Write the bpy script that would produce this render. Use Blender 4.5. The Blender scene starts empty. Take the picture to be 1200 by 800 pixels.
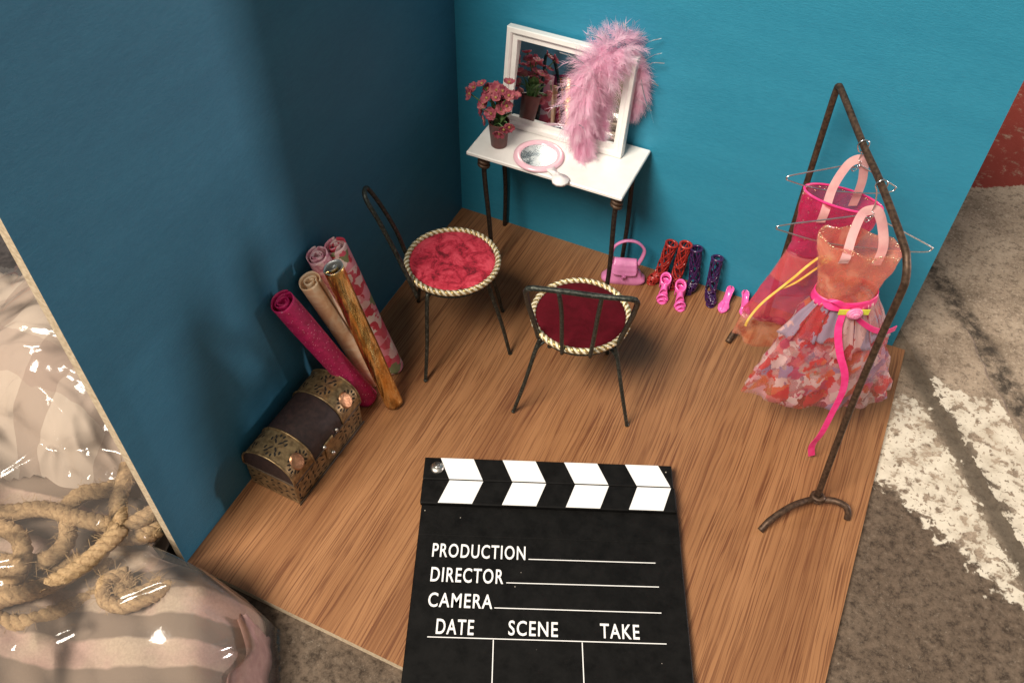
import bpy, math, random
from mathutils import Vector, Matrix
S = 0.01                      # everything below is written in centimetres
scene = bpy.context.scene
COL = scene.collection
PI = math.pi
def V3(*a): return Vector(a)

# ------------------------------------------------------------------ node helpers
def new_mat(name):
    m = bpy.data.materials.new(name); m.use_nodes = True
    nt = m.node_tree
    for n in list(nt.nodes): nt.nodes.remove(n)
    out = nt.nodes.new('ShaderNodeOutputMaterial')
    p = nt.nodes.new('ShaderNodeBsdfPrincipled')
    nt.links.new(p.outputs[0], out.inputs[0])
    return m, nt, p, out
def N(nt, t, **kw):
    n = nt.nodes.new(t)
    for k, v in kw.items():
        if k.startswith('_'): setattr(n, k[1:], v)
        else: n.inputs[k.replace('__', ' ')].default_value = v
    return n
def coords(nt, scale=(1, 1, 1), rot=(0, 0, 0)):
    """object coordinates in centimetres, stretched"""
    tc = nt.nodes.new('ShaderNodeTexCoord')
    mp = nt.nodes.new('ShaderNodeMapping')
    mp.inputs['Scale'].default_value = [100*s for s in scale]
    mp.inputs['Rotation'].default_value = rot
    nt.links.new(tc.outputs['Object'], mp.inputs[0])
    return mp.outputs[0]
def noise(nt, vec, scale=1.0, detail=4.0, rough=.55, dist=0.0):
    n = nt.nodes.new('ShaderNodeTexNoise')
    n.inputs['Scale'].default_value = scale; n.inputs['Detail'].default_value = detail
    n.inputs['Roughness'].default_value = rough; n.inputs['Distortion'].default_value = dist
    nt.links.new(vec, n.inputs['Vector'])
    return n.outputs['Fac']
def ramp(nt, fac, stops, mode='LINEAR'):
    r = nt.nodes.new('ShaderNodeValToRGB'); r.color_ramp.interpolation = mode
    e = r.color_ramp.elements
    while len(e) < len(stops): e.new(.5)
    for el, (p, c) in zip(e, stops):
        el.position = p
        el.color = (c, c, c, 1) if isinstance(c, (int, float)) else (*c, 1)
    nt.links.new(fac, r.inputs[0])
    return r.outputs[0]
def mix(nt, fac, a, b, blend='MIX'):
    m = nt.nodes.new('ShaderNodeMix'); m.data_type = 'RGBA'; m.blend_type = blend
    for sock, val in ((m.inputs[0], fac), (m.inputs[6], a), (m.inputs[7], b)):
        if isinstance(val, (int, float)): sock.default_value = val
        elif isinstance(val, tuple): sock.default_value = (*val, 1)
        else: nt.links.new(val, sock)
    return m.outputs[2]
def mth(nt, op, a, b=0.0, c=0.0, clamp=False):
    m = nt.nodes.new('ShaderNodeMath'); m.operation = op; m.use_clamp = clamp
    for i, v in enumerate((a, b, c)):
        if isinstance(v, (int, float)): m.inputs[i].default_value = v
        else: nt.links.new(v, m.inputs[i])
    return m.outputs[0]
def bump(nt, p, h, strength=.3, dist=.02):
    b = nt.nodes.new('ShaderNodeBump')
    b.inputs['Strength'].default_value = strength; b.inputs['Distance'].default_value = dist*S
    nt.links.new(h, b.inputs['Height']); nt.links.new(b.outputs[0], p.inputs['Normal'])
def setc(nt, p, c):
    if isinstance(c, tuple): p.inputs['Base Color'].default_value = (*c, 1)
    else: nt.links.new(c, p.inputs['Base Color'])
def simple(name, c1, c2=None, scale=3, rough=.5, metal=0.0, bmp=0.0, stretch=(1, 1, 1), detail=4, lo=.35, hi=.65, coat=0.0, spec=None, bscale=None):
    m, nt, p, out = new_mat(name)
    v = coords(nt, stretch)
    f = noise(nt, v, scale, detail)
    setc(nt, p, ramp(nt, f, [(lo, c1), (hi, c2 or c1)]))
    p.inputs['Roughness'].default_value = rough; p.inputs['Metallic'].default_value = metal
    p.inputs['Coat Weight'].default_value = coat
    if spec is not None: p.inputs['Specular IOR Level'].default_value = spec
    if bmp: bump(nt, p, noise(nt, v, bscale, detail) if bscale else f, bmp, .05)
    return m
def see_through(m, nt, p, out, alpha, translucent=None):
    """cloth one can see through: alpha is a number or a socket"""
    src = p.outputs[0]
    if translucent is not None:
        t = nt.nodes.new('ShaderNodeBsdfTranslucent')
        if isinstance(translucent, tuple): t.inputs[0].default_value = (*translucent, 1)
        else: nt.links.new(translucent, t.inputs[0])
        a = nt.nodes.new('ShaderNodeMixShader'); a.inputs[0].default_value = .45
        nt.links.new(src, a.inputs[1]); nt.links.new(t.outputs[0], a.inputs[2]); src = a.outputs[0]
    tr = nt.nodes.new('ShaderNodeBsdfTransparent')
    mx = nt.nodes.new('ShaderNodeMixShader')
    if isinstance(alpha, (int, float)): mx.inputs[0].default_value = alpha
    else: nt.links.new(alpha, mx.inputs[0])
    nt.links.new(tr.outputs[0], mx.inputs[1]); nt.links.new(src, mx.inputs[2])
    nt.links.new(mx.outputs[0], out.inputs[0])

# ------------------------------------------------------------------ mesh helpers
class MB:
    def __init__(s): s.v = []; s.f = []; s.m = []; s.mi = 0; s.sm = []; s.smooth = True
    def add(s, vs, fs):
        o = len(s.v); s.v += [Vector(p) for p in vs]
        for f in fs:
            s.f.append([i+o for i in f]); s.m.append(s.mi); s.sm.append(s.smooth)
    def box(s, lo, hi, bev=0.0):
        s.obox(Vector(lo), (V3(1, 0, 0), V3(0, 1, 0), V3(0, 0, 1)), [h-l for l, h in zip(lo, hi)], bev)
    def obox(s, o, ax, d, bev=0.0):
        """box from corner o along axes ax with sizes d, edges chamfered by bev"""
        o = Vector(o); ax = [Vector(a) for a in ax]
        if bev <= 0:
            c = [o+ax[0]*(d[0]*i)+ax[1]*(d[1]*j)+ax[2]*(d[2]*k) for k in (0, 1) for j in (0, 1) for i in (0, 1)]
            sm = s.smooth; s.smooth = False
            s.add(c, [(0, 2, 3, 1), (4, 5, 7, 6), (0, 1, 5, 4), (1, 3, 7, 5), (3, 2, 6, 7), (2, 0, 4, 6)]); s.smooth = sm
            return
        b = min(bev, min(d)*.49); pts = []; idx = {}
        for i in (0, 1):
            for j in (0, 1):
                for k in (0, 1):
                    for a in range(3):
                        q = [(d[0]*i), (d[1]*j), (d[2]*k)]
                        for t, e in enumerate((i, j, k)):
                            if t != a: q[t] += b if e == 0 else -b
                        idx[(i, j, k, a)] = len(pts)
                        pts.append(o+ax[0]*q[0]+ax[1]*q[1]+ax[2]*q[2])
        fs = []
        for a in range(3):                         # the six faces
            u, w = [t for t in range(3) if t != a]
            for e in (0, 1):
                q = []
                for (x, y) in ((0, 0), (1, 0), (1, 1), (0, 1)):
                    t = [0, 0, 0]; t[a] = e; t[u] = x; t[w] = y
                    q.append(idx[(*t, a)])
                fs.append(q)
        for a in range(3):                         # the twelve chamfers
            u, w = [t for t in range(3) if t != a]
            for x in (0, 1):
                for y in (0, 1):
                    t0 = [0, 0, 0]; t0[u] = x; t0[w] = y; t1 = list(t0); t1[a] = 1
                    fs.append([idx[(*t0, u)], idx[(*t1, u)], idx[(*t1, w)], idx[(*t0, w)]])
        for i in (0, 1):
            for j in (0, 1):
                for k in (0, 1): fs.append([idx[(i, j, k, a)] for a in range(3)])
        sm = s.smooth; s.smooth = False
        s.add(pts, fs); s.smooth = sm
    def tube(s, pts, r, n=8, closed=False, cap=True, flat=None):
        """r a number or function of 0..1; flat=(a,b) makes an oval section a by b times r"""
        pts = [Vector(p) for p in pts]; L = len(pts)
        T = []
        for i in range(L):
            a = pts[(i-1) % L] if (closed or i > 0) else pts[0]
            b = pts[(i+1) % L] if (closed or i < L-1) else pts[-1]
            T.append((b-a).normalized())
        up = V3(0, 0, 1) if abs(T[0].z) < .9 else V3(1, 0, 0)
        nrm = (up-T[0]*up.dot(T[0])).normalized()
        vs = []
        for i in range(L):
            nrm = (nrm-T[i]*nrm.dot(T[i])).normalized(); bi = T[i].cross(nrm)
            rr = r(i/(L-1)) if callable(r) else r
            for k in range(n):
                a = 2*PI*k/n
                fa, fb = flat or (1, 1)
                vs.append(pts[i]+nrm*(rr*fa*math.cos(a))+bi*(rr*fb*math.sin(a)))
        fs = []
        for i in range(L if closed else L-1):
            j = (i+1) % L
            for k in range(n): fs.append((i*n+k, i*n+(k+1) % n, j*n+(k+1) % n, j*n+k))
        if cap and not closed: fs += [tuple(range(n))[::-1], tuple((L-1)*n+k for k in range(n))]
        s.add(vs, fs)
    def twist(s, pts, r, strands=3, pitch=1.5, n=6, closed=False, rs=None, two=False):
        """a laid cord: strands wound round the path"""
        pts = [Vector(p) for p in pts]; L = len(pts)
        acc = [0]
        for i in range(1, L): acc.append(acc[-1]+(pts[i]-pts[i-1]).length)
        tot = acc[-1]+((pts[0]-pts[-1]).length if closed else 0)
        if closed: pitch = tot/max(1, round(tot/pitch))
        T = []
        for i in range(L):
            a = pts[(i-1) % L] if (closed or i > 0) else pts[0]
            b = pts[(i+1) % L] if (closed or i < L-1) else pts[-1]
            T.append((b-a).normalized())
        up = V3(0, 0, 1)
        fr = []
        for t in T:
            u = up-t*up.dot(t)
            if u.length < .05: u = V3(1, 0, 0)-t*t.x
            u.normalize(); fr.append((u, t.cross(u)))
        for q in range(strands):
            P = []
            for i in range(L):
                a = 2*PI*(acc[i]/pitch+q/strands)
                P.append(pts[i]+fr[i][0]*(r*.52*math.cos(a))+fr[i][1]*(r*.52*math.sin(a)))
            if two: s.mi = q % 2
            s.tube(P, rs or r*.56, n, closed)
    def lathe(s, prof, c=(0, 0, 0), n=24, axis=V3(0, 0, 1), cap0=False, cap1=False):
        axis = Vector(axis).normalized(); c = Vector(c)
        u = axis.orthogonal().normalized(); w = axis.cross(u); vs = []
        for (r, h) in prof:
            for k in range(n):
                a = 2*PI*k/n; vs.append(c+axis*h+u*(r*math.cos(a))+w*(r*math.sin(a)))
        fs = [(i*n+k, i*n+(k+1) % n, (i+1)*n+(k+1) % n, (i+1)*n+k) for i in range(len(prof)-1) for k in range(n)]
        if cap0: fs.append(tuple(range(n))[::-1])
        if cap1: fs.append(tuple((len(prof)-1)*n+k for k in range(n)))
        s.add(vs, fs)
    def grid(s, fn, nu, nv, wrap=False, skip=None):
        vs = [fn(i/nu, j/nv) for j in range(nv+1) for i in range(nu if wrap else nu+1)]
        w = nu if wrap else nu+1; fs = []
        for j in range(nv):
            for i in range(nu):
                a = (j*w+i, j*w+(i+1) % w, (j+1)*w+(i+1) % w, (j+1)*w+i)
                if skip and skip(i, j): continue
                fs.append(a)
        s.add(vs, fs)
    def ball(s, c, r, nu=12, nv=8):
        c = Vector(c); rr = r if isinstance(r, (tuple, list)) else (r, r, r)
        s.grid(lambda a, b: c+V3(rr[0]*math.sin(PI*b)*math.cos(2*PI*a), rr[1]*math.sin(PI*b)*math.sin(2*PI*a), rr[2]*math.cos(PI*b)), nu, nv, True)
    def ribbon(s, pts, width, side, ns=1):
        """a flat strip along pts; side = direction(s) across"""
        pts = [Vector(p) for p in pts]; vs = []
        for i, p in enumerate(pts):
            sd = Vector(side[i] if isinstance(side, list) else side).normalized()
            w = width(i/(len(pts)-1)) if callable(width) else width
            vs += [p-sd*(w/2), p+sd*(w/2)]
        sm = s.smooth; s.smooth = False
        s.add(vs, [(2*i, 2*i+1, 2*i+3, 2*i+2) for i in range(len(pts)-1)]); s.smooth = sm
    def build(s, name, mats, parent=None, base=None, solid=0.0, weld=False):
        if base is None: base = parent['_base'] if parent is not None else (0, 0, 0)
        b = Vector(base)
        me = bpy.data.meshes.new(name)
        me.from_pydata([tuple((p-b)*S) for p in s.v], [], s.f)
        mats = mats if isinstance(mats, (list, tuple)) else [mats]
        for m in mats: me.materials.append(m)
        me.polygons.foreach_set('material_index', s.m)
        me.polygons.foreach_set('use_smooth', s.sm)
        me.update()
        o = bpy.data.objects.new(name, me); COL.objects.link(o)
        if solid:
            md = o.modifiers.new('Solidify', 'SOLIDIFY'); md.thickness = solid*S; md.offset = 0
        if parent is not None:
            o.parent = parent; BASES[o] = tuple(b)
        else: o.location = b*S
        return o
BASES = {}
class Root:
    pass
def thing(name, label, cat, base, group=None):
    o = bpy.data.objects.new(name, None); COL.objects.link(o)
    o.location = Vector(base)*S; o.empty_display_size = .01
    tag(o, label, cat, group); BASES[o] = tuple(base)
    return o
def part(mb, name, mats, parent, **kw):
    return mb.build(name, mats, parent, BASES[parent], **kw)
def tag(o, label, cat, group=None):
    o['label'] = label; o['category'] = cat
    if group: o['group'] = group
    return o
def spline(pts, n=8, closed=False):
    pts = [Vector(p) for p in pts]; L = len(pts); out = []
    for i in range(L if closed else L-1):
        p0 = pts[(i-1) % L] if (closed or i > 0) else pts[0]*2-pts[1]
        p1, p2 = pts[i], pts[(i+1) % L]
        p3 = pts[(i+2) % L] if (closed or i < L-2) else pts[-1]*2-pts[-2]
        for k in range(n):
            t = k/n
            out.append(.5*((2*p1)+(p2-p0)*t+(2*p0-5*p1+4*p2-p3)*t*t+(3*p1-p0-3*p2+p3)*t**3))
    if not closed: out.append(pts[-1])
    return out
def lerp(a, b, t): return a+(b-a)*t
def sstep(a, b, x):
    t = min(1, max(0, (x-a)/(b-a))); return t*t*(3-2*t)
def interp(tab, x):
    if x <= tab[0][0]: return tab[0][1]
    for (a, fa), (b, fb) in zip(tab, tab[1:]):
        if x <= b: return lerp(fa, fb, sstep(a, b, x))
    return tab[-1][1]

# ================================================================== MATERIALS
def oak():
    m, nt, p, out = new_mat('oak_laminate')
    warp = noise(nt, coords(nt, (.20, .045, 1)), 1.0, 3)
    cb = N(nt, 'ShaderNodeCombineXYZ'); nt.links.new(mth(nt, 'MULTIPLY', warp, 1.3), cb.inputs[0])
    def vec(sx, sy):
        va = N(nt, 'ShaderNodeVectorMath', _operation='ADD'); nt.links.new(coords(nt), va.inputs[0]); nt.links.new(cb.outputs[0], va.inputs[1])
        mu = N(nt, 'ShaderNodeVectorMath', _operation='MULTIPLY'); nt.links.new(va.outputs[0], mu.inputs[0]); mu.inputs[1].default_value = (sx, sy, 1)
        return mu.outputs[0]
    broad = noise(nt, vec(.42, .022), 1.0, 3, .5)
    rings = noise(nt, vec(2.3, .02), 1.0, 3, .6)
    lines = noise(nt, vec(9.5, .10), 1.0, 1, .5)
    hair = noise(nt, vec(15, .22), 1.0, 3, .6)
    brk = noise(nt, vec(1.3, .30), 1.0, 3, .6)
    c = ramp(nt, broad, [(.32, (.215, .092, .036)), (.5, (.280, .128, .052)), (.68, (.335, .16, .069))])
    c = mix(nt, ramp(nt, rings, [(.34, .4), (.50, 0.0)]), c, (.19, .074, .027))
    c = mix(nt, ramp(nt, hair, [(.46, 0.0), (.66, .26)]), c, (.43, .215, .098))
    lm = mth(nt, 'MULTIPLY', ramp(nt, lines, [(.55, 0.0), (.60, .68)]), ramp(nt, brk, [(.36, .30), (.54, 1.0)]))
    c = mix(nt, lm, c, (.15, .056, .021))
    dash = noise(nt, vec(15, .26), 1.0, 1, .5)
    pm = mth(nt, 'MULTIPLY', ramp(nt, dash, [(.40, .85), (.455, 0.0)]), ramp(nt, rings, [(.40, 1.0), (.62, .35)]))
    c = mix(nt, pm, c, (.12, .04, .015))
    setc(nt, p, c)
    p.inputs['Roughness'].default_value = .46
    bump(nt, p, mth(nt, 'ADD', lines, hair), .12, .01)
    return m
def blue_paint(name, c1, c2, c3):
    m, nt, p, out = new_mat(name)
    a = noise(nt, coords(nt, (1.2, 1.2, 4), (0, .10, 0)), 1.6, 6, .7)
    b = noise(nt, coords(nt, (.12, .12, .5), (.25, .3, 0)), 1.3, 4, .6)
    big = noise(nt, coords(nt, (.12, .12, .12)), 1.0, 3)
    f = mth(nt, 'ADD', mth(nt, 'MULTIPLY', a, .6), mth(nt, 'MULTIPLY', b, .4))
    c = ramp(nt, f, [(.34, c1), (.66, c2)])
    c = mix(nt, ramp(nt, big, [(.35, 0.0), (.7, .35)]), c, c3)
    setc(nt, p, c)
    p.inputs['Roughness'].default_value = .55; p.inputs['Specular IOR Level'].default_value = .35
    bump(nt, p, mth(nt, 'ADD', mth(nt, 'MULTIPLY', f, .5), mth(nt, 'MULTIPLY', noise(nt, coords(nt, (1, 1, 2.2), (0, .15, 0)), 6, 6, .75), .7)), .9, .04)
    return m
def concrete():
    m, nt, p, out = new_mat('old_concrete')
    tc = nt.nodes.new('ShaderNodeTexCoord')
    sx = nt.nodes.new('ShaderNodeSeparateXYZ')
    sc = N(nt, 'ShaderNodeVectorMath', _operation='SCALE'); sc.inputs['Scale'].default_value = 100
    nt.links.new(tc.outputs['Object'], sc.inputs[0]); nt.links.new(sc.outputs[0], sx.inputs[0])
    X, Y = sx.outputs[0], sx.outputs[1]
    # e across the slab joints, s along them
    e = mth(nt, 'ADD', mth(nt, 'MULTIPLY', mth(nt, 'SUBTRACT', X, 30.3), .838), mth(nt, 'MULTIPLY', mth(nt, 'SUBTRACT', Y, .9), .545))
    s_ = mth(nt, 'SUBTRACT', mth(nt, 'MULTIPLY', mth(nt, 'SUBTRACT', X, 30.3), .545), mth(nt, 'MULTIPLY', mth(nt, 'SUBTRACT', Y, .9), .838))
    v = coords(nt)
    n1 = noise(nt, v, .33, 6, .62); n2 = noise(nt, v, 1.3, 9, .74); n3 = noise(nt, v, 5.0, 6, .85); n4 = noise(nt, v, 2.0, 10, .82); n5 = noise(nt, v, .8, 5, .6)
    e = mth(nt, 'ADD', e, mth(nt, 'MULTIPLY', mth(nt, 'SUBTRACT', n2, .5), .35))
    base = ramp(nt, n1, [(.3, (.195, .150, .110)), (.5, (.32, .25, .186)), (.7, (.44, .355, .27))])
    base = mix(nt, ramp(nt, n4, [(.40, .75), (.50, 0.0)]), base, (.115, .086, .064))
    base = mix(nt, ramp(nt, n3, [(.54, 0.0), (.62, .65)]), base, (.52, .44, .35))
    base = mix(nt, ramp(nt, n3, [(.36, .75), (.43, 0.0)]), base, (.055, .040, .03))
    def band(x, a, b, soft):
        u = N(nt, 'ShaderNodeMapRange', _interpolation_type='SMOOTHSTEP'); u.inputs[1].default_value = a; u.inputs[2].default_value = a+soft
        w = N(nt, 'ShaderNodeMapRange', _interpolation_type='SMOOTHSTEP'); w.inputs[1].default_value = b; w.inputs[2].default_value = b+soft
        nt.links.new(x, u.inputs[0]); nt.links.new(x, w.inputs[0])
        return mth(nt, 'SUBTRACT', u.outputs[0], w.outputs[0])
    # dark bands along the joints
    j1 = mth(nt, 'MULTIPLY', band(e, -1.5, -.04, 1.0), band(s_, -1.5, 40, 3))
    j2 = mth(nt, 'MULTIPLY', band(e, 3.5, 5.0, .7), ramp(nt, n2, [(.42, 1.0), (.60, 0.05)]))
    base = mix(nt, mth(nt, 'MULTIPLY', j1, .85), base, mix(nt, n4, (.02, .016, .012), (.16, .13, .10)))
    base = mix(nt, mth(nt, 'MULTIPLY', j2, 1.0), base, (.055, .045, .036))
    # brown bare area towards the front
    se = mth(nt, 'SUBTRACT', s_, mth(nt, 'MULTIPLY', e, 2.1))
    far = band(mth(nt, 'ADD', se, mth(nt, 'MULTIPLY', n1, 6.0)), 21.5, 900, 3.0)
    base = mix(nt, mth(nt, 'MULTIPLY', far, .88), base, mix(nt, ramp(nt, n3, [(.60, 0.0), (.66, .6)]), mix(nt, ramp(nt, n4, [(.38, 0.0), (.60, 1.0)]), (.026, .018, .013), (.128, .092, .066)), (.26, .21, .165)))
    # flaked white paint
    w1 = mth(nt, 'MULTIPLY', band(e, -40, -1.5, 1.1), mth(nt, 'MULTIPLY', band(s_, 1.6, 300, 4.0), mth(nt, 'SUBTRACT', 1.0, band(se, 18.5, 900, 5.0))))
    w2 = mth(nt, 'MULTIPLY', band(e, -.10, 3.3, .2), mth(nt, 'MULTIPLY', band(mth(nt, 'SUBTRACT', s_, mth(nt, 'MULTIPLY', e, .55)), 1.6, 400, 3.0), 1.12))
    wf = mth(nt, 'ADD', w1, w2, clamp=True)
    n6 = noise(nt, v, 1.7, 4, .5, .6); n7 = noise(nt, v, 4.2, 2, .5, .8)
    flk = mth(nt, 'ADD', mth(nt, 'ADD', mth(nt, 'MULTIPLY', mth(nt, 'SUBTRACT', n6, .5), 1.7), mth(nt, 'MULTIPLY', mth(nt, 'SUBTRACT', n4, .5), .7)), mth(nt, 'MULTIPLY', mth(nt, 'SUBTRACT', n5, .5), 1.3))
    msk = mth(nt, 'SUBTRACT', mth(nt, 'ADD', mth(nt, 'MULTIPLY', wf, .60), flk), .41)
    msk = mth(nt, 'MULTIPLY', msk, 7.0, clamp=True)
    msk = mth(nt, 'MULTIPLY', msk, ramp(nt, n7, [(.36, .05), (.40, 1.0)]))
    msk = mth(nt, 'MULTIPLY', msk, mth(nt, 'GREATER_THAN', wf, .02))
    white = ramp(nt, n5, [(.35, (.50, .44, .35)), (.60, (.72, .66, .55))])
    base = mix(nt, mth(nt, 'MULTIPLY', msk, .86), base, white)
    # red oxide floor paint at the back
    r_ = mth(nt, 'ADD', mth(nt, 'SUBTRACT', Y, mth(nt, 'MULTIPLY', X, .62)), mth(nt, 'MULTIPLY', mth(nt, 'SUBTRACT', n2, .5), 2.2))
    rm = mth(nt, 'MULTIPLY', band(r_, -1.4, 900, .3), ramp(nt, n2, [(.36, .35), (.47, 1.0)]))
    base = mix(nt, rm, base, mix(nt, n1, (.15, .022, .016), (.25, .045, .032)))
    setc(nt, p, base)
    p.inputs['Roughness'].default_value = .85; p.inputs['Specular IOR Level'].default_value = .15
    bump(nt, p, mth(nt, 'ADD', mth(nt, 'MULTIPLY', n2, .6), n3), .55, .06)
    return m
M = {}
M['oak'] = oak(); M['blue'] = blue_paint('blue_painted_board', (.019, .205, .325), (.030, .26, .395), (.024, .225, .35)); M['shaded_blue'] = blue_paint('shaded_blue_painted_board', (.021, .128, .212), (.032, .172, .268), (.026, .147, .232)); M['concrete'] = concrete()  # left panel's paint darkened and greyed: its dimmer light is put into the colour
M['raw_board'] = simple('raw_board_edge', (.42, .33, .22), (.60, .50, .36), 6, .8, bmp=.3)
M['white_lacquer'] = simple('white_lacquer', (.78, .77, .74), (.84, .83, .80), 1.2, .35, coat=.15)
M['rust_wire'] = simple('brown_iron_wire', (.045, .026, .017), (.12, .072, .045), 5, .55, .55, bmp=.25)
M['iron'] = simple('dark_iron_wire', (.018, .015, .013), (.055, .042, .034), 6, .5, .5, bmp=.3)
def chair_wire():
    m, nt, p, out = new_mat('blackened_green_wire')
    v = coords(nt)
    f = noise(nt, v, 7, 5, .7)
    setc(nt, p, ramp(nt, f, [(.35, (.012, .013, .011)), (.55, (.045, .052, .044)), (.72, (.17, .17, .145))]))
    p.inputs['Metallic'].default_value = .6; p.inputs['Roughness'].default_value = .45
    bump(nt, p, f, .4, .06); return m
M['chair_wire'] = chair_wire()
M['trim'] = simple('cream_cord', (.58, .50, .33), (.80, .74, .58), 9, .45, .1)
M['gold_cord'] = simple('gold_cord', (.26, .17, .055), (.58, .43, .19), 9, .32, .7)
def velvet(name, dark, mid, light, crush):
    m, nt, p, out = new_mat(name)
    v = coords(nt)
    f = noise(nt, v, 1.3, 7, .68, .7)
    g = noise(nt, v, 9, 3, .6)
    f2 = mth(nt, 'ADD', mth(nt, 'MULTIPLY', f, .85), mth(nt, 'MULTIPLY', g, .15))
    if crush: c = ramp(nt, f2, [(.40, dark), (.485, mid), (.60, light)])
    else: c = ramp(nt, f2, [(.35, dark), (.65, mid)])
    setc(nt, p, c)
    p.inputs['Roughness'].default_value = .85
    if not crush: p.inputs['Specular IOR Level'].default_value = .15
    p.inputs['Sheen Weight'].default_value = .12 if crush else 0.0
    p.inputs['Sheen Tint'].default_value = (*light, 1)
    bump(nt, p, f2, .7 if crush else .25, .12)
    return m
M['velvet_bright'] = velvet('crushed_red_velvet', (.15, .003, .012), (.47, .016, .042), (.70, .065, .105), True)
M['velvet_dark'] = velvet('plain_maroon_velvet', (.055, .001, .004), (.095, .0025, .009), (.3, .03, .06), False)
M['mirror'] = new_mat('mirror_glass')[0]
_p = M['mirror'].node_tree.nodes['Principled BSDF']
_p.inputs['Base Color'].default_value = (.82, .84, .84, 1); _p.inputs['Metallic'].default_value = 1; _p.inputs['Roughness'].default_value = .015
def smeared_mirror():
    m, nt, p, out = new_mat('smeared_hand_mirror')
    f = noise(nt, coords(nt), 1.3, 5, .65)
    setc(nt, p, ramp(nt, f, [(.35, (.30, .36, .40)), (.65, (.80, .84, .86))]))
    p.inputs['Metallic'].default_value = 1; nt.links.new(ramp(nt, f, [(.3, .16), (.7, .38)]), p.inputs['Roughness']); return m
M['hand_mirror'] = smeared_mirror()
M['pale_pink_plastic'] = simple('pale_pink_plastic', (.80, .47, .56), (.84, .55, .63), 2, .28, coat=.4)
M['white_plastic'] = simple('white_plastic', (.84, .82, .81), (.87, .85, .84), 2, .25, coat=.4)
M['pot'] = simple('brown_red_pot', (.085, .020, .016), (.125, .032, .026), 2, .45)
M['soil'] = simple('dark_soil', (.02, .014, .01), (.05, .035, .025), 8, .9, bmp=.6)
def petal():
    m, nt, p, out = new_mat('dusty_pink_petal')
    f = noise(nt, coords(nt), 2.2, 4, .6)
    c = ramp(nt, f, [(.32, (.34, .05, .085)), (.5, (.58, .14, .20)), (.68, (.74, .32, .29))])
    setc(nt, p, c); p.inputs['Roughness'].default_value = .45
    see_through(m, nt, p, out, 1.0, c); return m
M['petal'] = petal()
M['bud'] = simple('ochre_bud', (.22, .13, .03), (.42, .28, .09), 9, .7)
M['leaf'] = simple('green_leaf', (.045, .11, .03), (.11, .20, .065), 3, .5)
def feather():
    m, nt, p, out = new_mat('pink_feather')
    f = noise(nt, coords(nt), 1.1, 3, .6)
    c = ramp(nt, f, [(.35, (.93, .53, .71)), (.65, (.97, .76, .86))])
    setc(nt, p, c); p.inputs['Roughness'].default_value = .7; p.inputs['Sheen Weight'].default_value = .3
    see_through(m, nt, p, out, .75, c); return m
M['feather'] = feather()
M['tinsel'] = simple('silver_tinsel', (.85, .85, .88), (.95, .95, .97), 3, .18, 1.0)
M['silver'] = simple('bright_wire', (.70, .70, .72), (.85, .85, .86), 4, .2, 1.0)
M['screw'] = simple('steel_screw', (.40, .38, .35), (.7, .68, .64), 9, .36, 1.0)
def black_paint(name, c1, c2):
    m, nt, p, out = new_mat(name)
    v = coords(nt); f = noise(nt, v, 1.3, 6, .7); g = noise(nt, v, 26, 3, .6)
    c = ramp(nt, f, [(.35, c1), (.65, c2)])
    vo = N(nt, 'ShaderNodeTexVoronoi'); vo.inputs['Scale'].default_value = 2.2; nt.links.new(v, vo.inputs[0])
    sp = nt.nodes.new('ShaderNodeSeparateColor'); nt.links.new(vo.outputs['Color'], sp.inputs[0])
    k = mth(nt, 'MULTIPLY', mth(nt, 'GREATER_THAN', sp.outputs[0], .86), mth(nt, 'LESS_THAN', vo.outputs['Distance'], mth(nt, 'MULTIPLY', sp.outputs[1], .085)))
    c = mix(nt, mth(nt, 'MULTIPLY', k, .8), c, (.42, .38, .33))
    setc(nt, p, c)
    nt.links.new(ramp(nt, f, [(.3, .48), (.7, .66)]), p.inputs['Roughness']); p.inputs['Specular IOR Level'].default_value = .16
    bump(nt, p, g, .10, .05); return m
M['black_board'] = black_paint('black_painted_board', (.002, .0019, .0018), (.0055, .0052, .005))
M['black_stick'] = black_paint('black_painted_stick', (.0025, .0023, .0022), (.006, .0057, .0055))
M['white_print'] = simple('white_print', (.80, .80, .79), (.86, .86, .85), 2, .5)
M['brass'] = simple('old_brass', (.15, .098, .048), (.36, .25, .125), 3.5, .42, .65, bmp=.3)
M['copper'] = simple('copper_glint_boss', (.30, .155, .085), (.50, .27, .15), 2.2, .42, .9, bmp=1.0)
M['cutout'] = simple('dark_cutout', (.006, .004, .003), (.012, .009, .006), 4, .8)
M['leather'] = simple('dark_brown_leather', (.016, .008, .008), (.034, .017, .015), 4, .62, bmp=.25, bscale=9)
M['chest_wood'] = simple('dark_chest_wood', (.035, .022, .013), (.075, .046, .026), 3, .6, bmp=.3)
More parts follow.
